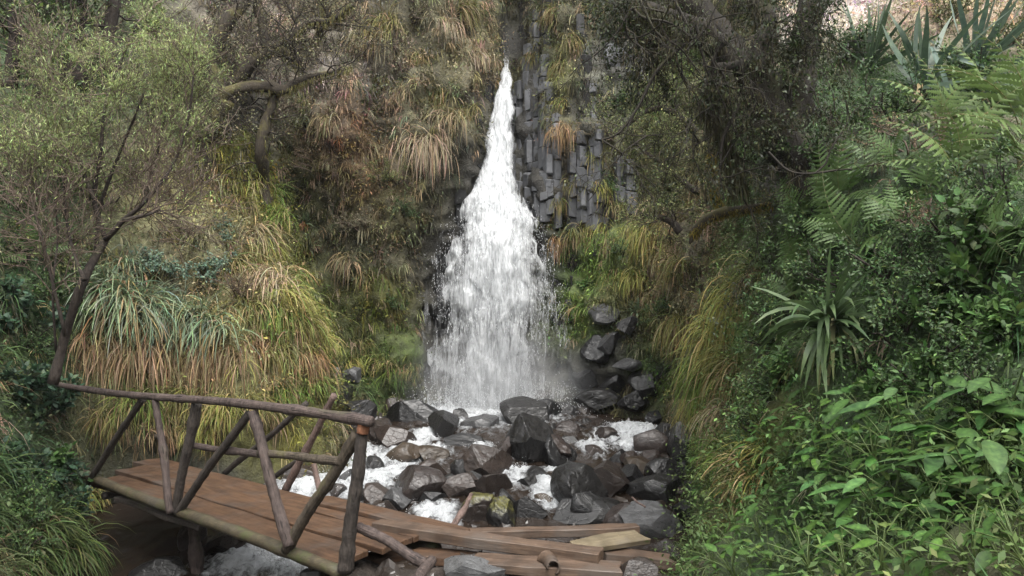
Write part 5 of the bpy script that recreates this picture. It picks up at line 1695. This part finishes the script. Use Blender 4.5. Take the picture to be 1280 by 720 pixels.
hr = random.Random(12)
HPX = []
tries = 0
while len(HPX) < 125 and tries < 6000:
    tries += 1
    x, y = hr.uniform(885, 1290), hr.uniform(530, 735)
    if x < 935 and y < 575:
        continue
    if x < 960 - (y - 600) * .2 and hr.random() < .5:
        continue
    dmin = 20 if y < 620 else 26
    if all((x - a) ** 2 + (y - b) ** 2 > dmin ** 2 for a, b in HPX):
        HPX.append((x, y))
for i, (x, y) in enumerate(HPX):
    k = hr.choice([0, 1, 2, 0, 1, 2, 3, 4, 5, 6, 7])
    if x < 960:
        k = hr.choice([6, 7, 0, 1])
    ds = ['small-leaved', 'small-leaved', 'small-leaved', 'large-leaved', 'large-leaved', 'large-leaved', 'light green', 'light green'][k]
    wh = 'at the stream edge' if x < 960 else 'below the rosette plant' if x < 1100 else 'near the right edge'
    rw = 'high on the slope' if y < 590 else 'halfway down the slope' if y < 660 else 'at the bottom of the slope'
    herb(x, y, hr.uniform(.48, .82), k, f'{ds} herb {rw} {wh}')
# outstanding single leaves
for px, py, L, lab in [(1228, 640, .36, 'herb with one very large rounded leaf at the lower right'), (1180, 655, .28, 'herb with a large ribbed leaf left of the very large one'), (1105, 668, .25, 'herb with long pale glossy leaf at the bottom right'), (1040, 660, .23, 'herb with a ribbed leaf below the rosette plant'), (1130, 560, .22, 'herb with a long lying leaf above the other herbs'), (1255, 545, .28, 'herb with a big leaf at the right edge')]:
    q, nn = hit(px, py)
    r = np.random.default_rng(int(px))
    st, lf = MB(), MB()
    for k in range(4):
        a = math.atan2(nn[1], nn[0]) + (k - 1.5) * .8 + r.normal() * .2
        out = A([math.cos(a), math.sin(a), 0])
        tip = out * .12 + UPZ * (.18 + .05 * k)
        st.add(*tube(spline([(0, 0, -.05), tuple(out * .03 + UPZ * .1), tuple(tip)], 6), np.linspace(.007, .004, 6), 5, 0, False), (.09, .13, .05))
        lf.add(*inst(LBIG, A([tip]), frames(A([out + UPZ * r.uniform(-.3, .1)]), A([UPZ + out * .35 + r.normal(size=3) * .15])), L * (1 if k == 1 else .6), var(A([.058, .112, .036]), 1, .15, r)))
    e = empty('broadleaf_herb', q)
    st.build('stems', M_LEAF, e)
    lf.build('leaves', M_GLOSS, e)
    tag(e, lab, 'herb', 'broad-leaved herbs at the lower right', px=(px, py))

# ------------------------------------------------------------------ rosettes and sword-leaved plants
M_SWORD = leaf_mat('sword_leaf', .4, .2, .4, 14)


def rosette(px, py, L, n, w_, cb_, ct_, label, name='rosette_plant', cat='rosette plant', ndead=0, dcol=TAN, droop=.5, up=.9, spread=.8, off=.05, dL=1.0, seed=1, D=None, lean=.6):
    if D is None:
        q, nn = hit(px, py)
    else:
        q, nn = P(px, py, D), A([0, -1., .2])
    q = q + nn * off
    r = np.random.default_rng(seed + int(px))
    e = empty(name, q)
    prof = [.75, 1, 1, .95, .8, .5, .04]
    d0 = nrm(r.normal(size=(n, 3)) * spread + nn * lean + UPZ * up)
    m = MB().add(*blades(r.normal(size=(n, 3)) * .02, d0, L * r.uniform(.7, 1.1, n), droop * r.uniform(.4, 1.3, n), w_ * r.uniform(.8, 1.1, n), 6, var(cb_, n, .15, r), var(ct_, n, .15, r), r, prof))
    m.build('leaves', M_SWORD, e)
    if ndead:
        d0 = nrm(r.normal(size=(ndead, 3)) * .5 + nn * .6 - UPZ * .25)
        m = MB().add(*blades(r.normal(size=(ndead, 3)) * .04, d0, L * dL * r.uniform(.6, 1.1, ndead), 3.0, w_ * .8, 6, var(dcol * .8, ndead, .25, r), var(dcol, ndead, .25, r), r, prof))
        m.build('dead_leaves', M_GRASS, e)
    return tag(e, label, cat)


G1, G2 = A([.055, .10, .04]), A([.12, .18, .075])
rosette(1042, 420, .66, 64, .042, G1 * .62, G2 * .6, 'big green rosette plant of strap leaves with wilted pale leaves hanging below', ndead=11, dcol=A([.22, .24, .12]), droop=1.25, dL=.9, off=.12)
rosette(795, 392, .34, 44, .028, A([.10, .14, .08]), A([.22, .28, .18]), 'small spiky rosette plant with drooping tan leaves above the rock fall', ndead=16, dcol=A([.42, .32, .22]), droop=.3, dL=.9)
rosette(382, 282, .24, 34, .022, A([.08, .11, .06]), A([.15, .19, .11]), 'upper of two little rosettes with orange dead leaves on the left cliff', ndead=14, dcol=A([.32, .17, .09]), droop=.3)
rosette(386, 308, .24, 34, .022, A([.09, .12, .06]), A([.17, .20, .11]), 'lower of two little rosettes with pinkish dead leaves on the left cliff', ndead=14, dcol=A([.34, .21, .14]), droop=.3)
rosette(822, 315, .42, 40, .026, A([.10, .13, .06]), A([.20, .24, .13]), 'spiky rosette in front of the yellow-green drooping tussock', ndead=14, dcol=A([.36, .26, .17]), droop=.6)
rosette(903, 272, .40, 14, .03, A([.10, .11, .05]), A([.18, .17, .09]), 'dead rosette with a long beard of pale pinkish leaves under the mossy branch', 'bearded_rosette', ndead=75, dcol=A([.40, .29, .22]), dL=1.35, off=.18)
rosette(880, 215, .7, 50, .03, A([.08, .085, .045]), A([.20, .18, .10]), 'brownish strap-leaved rosette above the mossy bent branch', 'strap_leaved_plant', ndead=30, dcol=A([.26, .19, .12]), dL=1.0, off=.15, droop=1.2)
rosette(1085, 90, 1.0, 18, .065, A([.03, .05, .028]), A([.06, .09, .05]), 'clump of upright dark sword leaves at the top right', 'sword_leaved_plant', 'sword-leaved plant', ndead=0, dcol=TAN, droop=.12, up=1.0, spread=.5, lean=.2)
rosette(1150, 118, 1.1, 20, .075, A([.035, .06, .038]), A([.07, .105, .068]), 'clump of wide slanting sword leaves in the middle of the top right', 'sword_leaved_plant', 'sword-leaved plant', ndead=8, dcol=TAN, droop=.2, up=.9, spread=.7, lean=.2)
rosette(1215, 95, 1.1, 18, .08, A([.04, .07, .048]), A([.085, .125, .09]), 'clump of bluish sword leaves nearest the top right corner', 'sword_leaved_plant', 'sword-leaved plant', ndead=5, dcol=TAN, droop=.2, up=1.0, spread=.6, lean=.2)
# the two bent, snapped sword leaves
for a, b, c, lab in [((1164, 58), (1180, 95), (1190, 128), 'bluish sword leaf snapped and hanging straight down'), ((1180, 68), (1210, 76), (1238, 86), 'bluish sword leaf bent out to the right')]:
    D = hit(1165, 110)[0][1] - .35
    pts = spline([P(*a, D + .1), P(*b, D), P(*c, D - .05)], 9)
    sd = nrm(np.cross(np.gradient(pts, axis=0), A([0, 1., 0])))
    wd = .032 * A([.5, .8, 1, 1, 1, .95, .8, .5, .05])[:, None]
    V = np.stack([pts - sd * wd, pts + A([0, .015, 0]), pts + sd * wd], 1).reshape(-1, 3)
    o = MB().add(V, grid_faces(9, 3), A([.10, .155, .12])).build('sword_leaf', M_SWORD)
    tag(o, lab, 'leaf')

# ------------------------------------------------------------------ trees
def leaves_on(lines, n, size, pal, r, tpl=LEAF1, lev=0, jit=.04, up=.15, keep=None, clus=9):
    pos, di = along(lines, max(1, n // clus), r, lev)
    if clus > 1:
        pos, di = np.repeat(pos, clus, 0), np.repeat(di, clus, 0)
    pos = pos + r.normal(size=pos.shape) * jit
    if keep is not None:
        k = keep(pos)
        pos, di = pos[k], di[k]
    m = len(pos)
    x = di * .5 + r.normal(size=(m, 3)) * .8 + A([0, 0, up])
    c = var(pal[0], m, .25, r) * (1 + .35 * fbm(pos * 2.5, 2, 9))[:, None]
    k = r.uniform(size=m) < .15
    c = np.where(k[:, None], var(pal[1], m, .25, r), c)
    return inst(tpl, pos, frames(x, UPZ + r.normal(size=(m, 3)) * .5), r.uniform(*size, m), c)


def moss_on(mb, lines, n, L, col, r, droop=2.0, w_=.006):
    """hanging moss and lichen: short strands all round the bark"""
    pos, di = along(lines, n, r)
    off = nrm(np.cross(di, r.normal(size=(n, 3))))
    mb.add(*blades(pos + off * .03, off + r.normal(size=(n, 3)) * .3, r.uniform(*L, n), droop, w_, 2, var(col * .7, n, .3, r), var(col, n, .3, r), r))


# slim tree on the left
r = np.random.default_rng(77)
D = 7.0
ln = []
guides = [([(66, 480), (80, 425), (95, 375), (112, 335), (132, 300)], .046, .034, 7.0), ([(132, 300), (155, 275), (178, 255), (215, 208), (235, 150), (242, 95)], .026, .008, 7.0), ([(132, 300), (118, 250), (126, 190), (132, 130), (152, 75), (172, 28)], .024, .007, 7.1),
          ([(105, 350), (88, 300), (80, 240), (86, 170)], .018, .006, 6.8), ([(120, 320), (125, 260), (150, 190), (175, 130), (190, 80)], .022, .006, 7.3), ([(155, 275), (185, 268), (200, 262)], .018, .008, 6.9),
          ([(178, 255), (195, 200), (205, 150), (222, 110)], .018, .006, 7.2), ([(118, 250), (95, 190), (80, 130), (60, 90)], .02, .006, 7.1), ([(82, 420), (60, 330), (45, 270), (30, 215)], .016, .006, 6.8), ([(70, 440), (66, 360), (72, 300), (68, 240)], .012, .005, 6.9)]
for pts, ra, rb, Dg in guides:
    q = spline([P(x, y, Dg + .12 * math.sin(i * 1.7 + x)) for i, (x, y) in enumerate(pts)], 18)
    ln.append((q, np.linspace(ra, rb, 18), 3))
tr = MB()
for q, rad, _ in ln:
    tr.add(*tube(q, rad, 8, .15, True))
ST = empty('slim_tree', P(66, 480, 7.0))
tag(ST, 'slim multi-stemmed tree with brown twigs and pale green sprays at the left', 'tree')


def child_world(mb, name, m, par):
    mb.V = [v - A(par.location) for v in mb.V]
    return mb.build(name, m, par)


child_world(tr, 'trunk', M_BARK, ST)
tw = []
for q, rad, _ in ln[1:]:
    for k in range(15):
        i = r.integers(4, 18)
        d = nrm(np.gradient(q, axis=0)[i])
        grow(q[i], nrm(d * .8 + r.normal(size=3) * .6 + UPZ * .15), r.uniform(.35, .75), .006, 2, tw, r, .2, .05, (3, 5), .62, .7)
tb = MB()
for q, rad, lv in tw:
    tb.add(*tube(q, np.maximum(rad, .0026), 3, 0, False))
child_world(tb, 'twigs', M_TWIG, ST)
lc = MB()
CLP = [P(x, y, 7.0) for x, y in [(140, 55), (110, 60), (235, 75), (215, 60), (250, 90), (100, 140), (75, 175), (60, 150), (215, 45), (190, 100), (150, 115), (230, 120), (170, 20), (60, 110)]]


def keep1(pos):
    d = np.min(np.stack([((pos - c) * A([1, .5, 1.3])) @ np.eye(3) if 0 else np.linalg.norm((pos - c) * A([1, .45, 1.3]), axis=1) for c in CLP]), 0)
    return r.uniform(size=len(pos)) < np.exp(-(d / .40) ** 2) * 1.0 + .03


lc.add(*leaves_on(tw, 82000, (.026, .058), (A([.23, .28, .115]), A([.29, .32, .13])), r, LEAFN, 1, .03, .35, keep1))
child_world(lc, 'leaves', M_LEAF, ST)

# gnarled mossy tree on the upper left
r = np.random.default_rng(78)
ln = []
for pts, ra, rb, Dg in [([(331, 268), (332, 225), (328, 190), (334, 150), (345, 118)], .10, .075, 11.6), ([(268, 150), (282, 118), (318, 108), (352, 112), (375, 104), (408, 92), (440, 84)], .13, .015, 11.5), ([(268, 150), (268, 110), (262, 75), (275, 40), (300, 10), (318, -30)], .15, .08, 11.6),
                        ([(290, 115), (305, 85), (335, 65), (362, 50), (385, 30), (410, 25), (440, 5)], .12, .02, 11.7), ([(262, 225), (256, 190), (258, 165), (268, 150), (285, 125)], .15, .12, 11.5), ([(335, 65), (330, 35), (322, 5), (328, -30)], .08, .05, 11.8), ([(352, 62), (365, 75), (378, 88)], .04, .02, 11.6), ([(362, 50), (395, 52), (402, 20), (398, -20)], .06, .03, 11.9), ([(240, 90), (255, 120), (268, 150)], .08, .1, 11.6)]:
    ln.append((spline([P(x, y, min(Dg, hit(x, max(y, 2))[0][1] - .12) if y < 220 else hit(x, y)[0][1] + (.12 if y > 250 else -.03)) for x, y in pts], 20), np.linspace(ra, rb, 20), 3))
GT = empty('gnarled_tree', P(332, 225, 11.6))
tag(GT, 'gnarled dark tree with thick mossy limbs on the upper left cliff', 'tree')
tr = MB()
for q, rad, _ in ln:
    tr.add(*tube(q + .05 * np.stack([fbm(q * 3, 2, 1), 0 * q[:, 0], fbm(q * 3, 2, 2)], -1), rad, 10, .35, True))
child_world(tr, 'trunk', M_MOSSBARK, GT)
tw = []
for q, rad, _ in ln:
    for k in range(12):
        i = r.integers(5, 20)
        grow(q[i], nrm(r.normal(size=3) * .8 + UPZ * .5), r.uniform(.4, .9), .014, 2, tw, r, .3, .03, (3, 4), .6, .8)
tb = MB()
for q, rad, lv in tw:
    tb.add(*tube(q, np.maximum(rad, .003), 4, 0, False))
child_world(tb, 'branches', M_BARK, GT)
mo = MB()
moss_on(mo, ln, 6000, (.04, .14), A([.12, .11, .04]), r, 2.0, .010)
child_world(mo, 'moss', M_GRASS, GT)
lc = MB()
lc.add(*leaves_on(tw, 15000, (.02, .045), (A([.15, .14, .09]), A([.22, .20, .11])), r, LEAF1, 1, .05))
child_world(lc, 'leaves', M_DARKLEAF, GT)

# dark trunks in the upper left corner
for i, (pts, ra, lab) in enumerate([([(92, 110), (88, 50), (92, 0), (90, -50)], .16, 'thickest dark trunk in the upper left corner'), ([(55, 120), (45, 60), (50, 0), (46, -50)], .10, 'dark trunk left of the thickest one in the corner'), ([(138, 90), (136, 40), (142, 0), (140, -40)], .08, 'thin dark trunk right of the thickest one in the corner'), ([(12, 110), (18, 50), (14, -40)], .08, 'dark trunk at the left edge of the upper corner')]):
    Dg = 9.0
    r = np.random.default_rng(500 + i)
    e = empty('dark_tree', P(*pts[0], Dg))
    q = spline([P(x, y, Dg) for x, y in pts], 14)
    child_world(MB().add(*tube(q, np.linspace(ra, ra * .8, 14), 9, .25)), 'trunk', M_BARK, e)
    tw = []
    for k in range(9):
        grow(q[r.integers(3, 14)], nrm(r.normal(size=3)), .8, .015, 2, tw, r, .25, .05)
    tb = MB()
    for a_, b_, lv in tw:
        tb.add(*tube(a_, np.maximum(b_, .003), 4, 0, False))
    child_world(tb, 'branches', M_BARK, e)
    child_world(MB().add(*leaves_on(tw, 2600, (.03, .06), (A([.06, .09, .035]), A([.15, .19, .06])), r, LEAF2, 1, .05)), 'leaves', M_LEAF, e)
    tag(e, lab, 'tree', 'trees of the upper left corner')

# big dark tree on the right
r = np.random.default_rng(79)
ln = []
for pts, ra, rb, Dg in [([(1030, 260), (1000, 205), (970, 150), (940, 95), (905, 50), (865, 12), (820, -35)], .20, .11, 7.1), ([(985, 175), (1000, 110), (1008, 50), (1020, -20), (1025, -60)], .14, .09, 7.1), ([(905, 50), (860, 28), (815, 8), (770, -14)], .09, .03, 6.9),
                        ([(940, 95), (960, 40), (950, -10), (945, -50)], .11, .07, 7.0), ([(930, 85), (900, 95), (890, 130), (912, 185), (925, 235)], .06, .03, 6.9)]:
    ln.append((spline([P(x, y, Dg) for x, y in pts], 22), np.linspace(ra, rb, 22), 3))
DT = empty('dark_mossy_tree', P(1030, 260, 7.1))
tag(DT, 'big dark leaning tree shaggy with moss and hanging twigs at the upper right', 'tree')
tr = MB()
for q, rad, _ in ln:
    tr.add(*tube(q + .05 * np.stack([fbm(q * 3, 2, 1), 0 * q[:, 0], fbm(q * 3, 2, 2)], -1), rad, 12, .4, True))
child_world(tr, 'trunk', M_BLACKBARK, DT)
hang = []
for pts, ra, Dg in [([(880, 40), (850, 60), (820, 90), (800, 130), (775, 165), (752, 175)], .018, 6.7), ([(900, 50), (890, 90), (905, 130), (920, 165)], .016, 6.6), ([(870, 30), (880, 75), (895, 105), (935, 112)], .014, 6.6), ([(830, 15), (790, 10), (783, 40), (800, 58), (835, 72)], .010, 6.6),
                    ([(860, 20), (845, 50), (850, 90), (870, 120), (876, 150)], .014, 6.7), ([(800, 0), (820, 40), (850, 60), (875, 92)], .014, 6.5), ([(840, -5), (870, 50), (905, 95), (918, 160)], .015, 6.6), ([(960, 190), (985, 213), (1012, 217), (1050, 212)], .012, 6.3), ([(925, 130), (905, 170), (900, 215), (905, 250)], .02, 6.7), ([(780, -10), (800, 20), (840, 30), (880, 60)], .02, 6.7), ([(775, 165), (800, 170), (850, 166), (890, 168)], .006, 6.7)]:
    hang.append((spline([P(x, y, Dg) for x, y in pts], 16), np.linspace(ra, ra * .35, 16), 2))
tw = []
twl, twh = [], []
for w_i, (q, rad, _) in enumerate(ln + hang):
    tw = twl if w_i < len(ln) else twh
    for k in range(13 if w_i < len(ln) else 3):
        i = r.integers(4, len(q))
        grow(q[i], nrm(r.normal(size=3) * .8 - UPZ * .25), r.uniform(.35, .8), .008, 2, tw, r, .28, -.06, (3, 4), .6, .8)
tw = twl + twh
tb = MB()
for q, rad, lv in hang + tw:
    tb.add(*tube(q, np.maximum(rad, .0022), 4, 0, False))
child_world(tb, 'branches', M_BLACKBARK, DT)
mo = MB()
moss_on(mo, ln, 16000, (.06, .26), A([.038, .036, .016]), r, 2.2, .008)
moss_on(mo, hang + tw, 9000, (.02, .08), A([.05, .044, .02]), r, 2.2, .006)
child_world(mo, 'moss', M_GRASS, DT)
lc = MB()
lc.add(*leaves_on(twl, 15000, (.022, .046), (A([.020, .029, .011]), A([.055, .07, .023])), r, LEAF2, 1, .05, 0))
lc.add(*leaves_on(twh, 1200, (.018, .036), (A([.04, .05, .02]), A([.09, .10, .04])), r, LEAF2, 1, .05, 0))
child_world(lc, 'leaves', M_LEAF, DT)

# yellow-mossy bent branch and sapling-like stems
for pts, ra, Dg, lab in [([(862, 305), (872, 285), (895, 268), (930, 262), (965, 255)], .05, 7.6, 'bent branch thick with yellow moss above the dead bearded rosette'), ([(888, 175), (893, 240), (908, 268)], .035, 7.8, 'mossy hanging stem joining the bent branch'), ]:
    q = spline([P(x, y, Dg) for x, y in pts], 16)
    e = empty('mossy_branch', q[0])
    child_world(MB().add(*tube(q, ra * np.interp(np.arange(16), [0, 4, 12, 15], [.2, 1, .9, .5]), 9, .4)), 'bark', M_MOSSBARK, e)
    mo = MB()
    moss_on(mo, [(q, None, 0)], 1500, (.02, .06), A([.19, .15, .03]), r, 1.5, .007)
    child_world(mo, 'moss', M_GRASS, e)
    tag(e, lab, 'branch')

# dark little trees on the cliff right of the columns
for i, (pts, lab) in enumerate([([(872, 240), (850, 225), (828, 205), (805, 190)], 'small leaning cliff tree with olive feathery crown right of the columns'), ([(870, 165), (840, 140), (810, 138), (770, 168)], 'small cliff tree with a low dark branch pointing at the columns'), ([(850, 290), (835, 275), (800, 268)], 'dark stem above the yellow-green drooping tussock')]):
    Dg = 11.3
    r = np.random.default_rng(600 + i)
    q = spline([P(x, y, Dg) for x, y in pts], 14)
    e = empty('cliff_tree', q[0])
    child_world(MB().add(*tube(q, np.linspace(.06, .025, 14), 7, .3)), 'trunk', M_BARK, e)
    tw = []
    for k in range(12):
        grow(q[r.integers(3, 14)], nrm(r.normal(size=3) * .7 + UPZ * .5), .6, .012, 2, tw, r, .25, .05)
    tb = MB()
    for a_, b_, lv in tw:
        tb.add(*tube(a_, np.maximum(b_, .003), 4, 0, False))
    child_world(tb, 'branches', M_BARK, e)
    child_world(MB().add(*leaves_on(tw, 5200, (.02, .045), (A([.12, .135, .06]), A([.20, .21, .10])), r, LEAF1, 1, .05)), 'leaves', M_DARKLEAF, e)
    tag(e, lab, 'tree', 'little trees on the right cliff')

# small details on the left: a yellow leaf, an old flower head, dead twigs
for i, (a, Da, b, Db, lab) in enumerate([((55, 60), 8.2, (85, 20), 8.4, 'bare pale twig at the upper left'), ((62, 75), 8.3, (80, 32), 8.6, 'second bare pale twig under the dark trunks'), ((20, 280), 6.6, (70, 255), 6.8, 'bare grey twig at the left edge by the slim tree')]):
    stick(a, Da, b, Db, .009, .006, M_POLEPINK, lab, 50 + i, 'dry_twig')

# ------------------------------------------------------------------ make labels unique
by = {}
for o, lab, x, y in REG:
    by.setdefault(lab, []).append((x, y, o))
ORD = ['first', 'second', 'third', 'fourth', 'fifth', 'sixth', 'seventh', 'eighth', 'ninth', 'tenth', 'eleventh', 'twelfth', 'thirteenth', 'fourteenth', 'fifteenth', 'sixteenth', 'seventeenth', 'eighteenth', 'nineteenth', 'twentieth']
for lab, L_ in by.items():
    if len(L_) > 1:
        L_.sort(key=lambda t: t[0])
        for i, (x, y, o) in enumerate(L_):
            o['label'] = f'{lab}, {ORD[min(i, 19)]} from left'

# ------------------------------------------------------------------ damp air of the gorge
hb = bpy.data.meshes.new('haze')
bm = bmesh.new()
bmesh.ops.create_cube(bm, size=1)
bm.to_mesh(hb)
bm.free()
HZ = link('haze', hb)
HZ.scale = (150, 150, 19)
HZ.location = (0, 0, 14.5 - 9.5)
g = NT('damp_air')
vol = g.n('ShaderNodeVolumePrincipled', i_Color=(.93, .95, 1, 1), i_Density=.0006, i_Anisotropy=.3)
hb.materials.append(g.out(vol.outputs[0], True))
tag(HZ, 'thin damp haze hanging in the gorge', None, kind='stuff')

bm = bmesh.new()
bmesh.ops.create_icosphere(bm, subdivisions=3, radius=1)
mm = bpy.data.meshes.new('mist')
bm.to_mesh(mm)
bm.free()
MI = link('mist', mm)
MI.location = (-.25, 13.45, .75)
MI.scale = (1.8, .65, 1.25)
g = NT('spray_mist')
tc = g.n('ShaderNodeTexCoord').outputs['Object']
ln_ = g.n('ShaderNodeVectorMath', operation='LENGTH')
g.t.links.new(tc, ln_.inputs[0])
nz_ = g.noise(tc, 2.2, 3, .6)
den = g.math('MULTIPLY', g.ramp(ln_.outputs['Value'], 1.0, .2, 0, 1), g.ramp(nz_, .3, .7, .25, 1.0))
vol = g.n('ShaderNodeVolumePrincipled', i_Color=(.95, .97, 1, 1), i_Density=den)
mm.materials.append(g.out(vol.outputs[0], True))
tag(MI, 'drifting mist at the foot of the waterfall', None, kind='stuff')
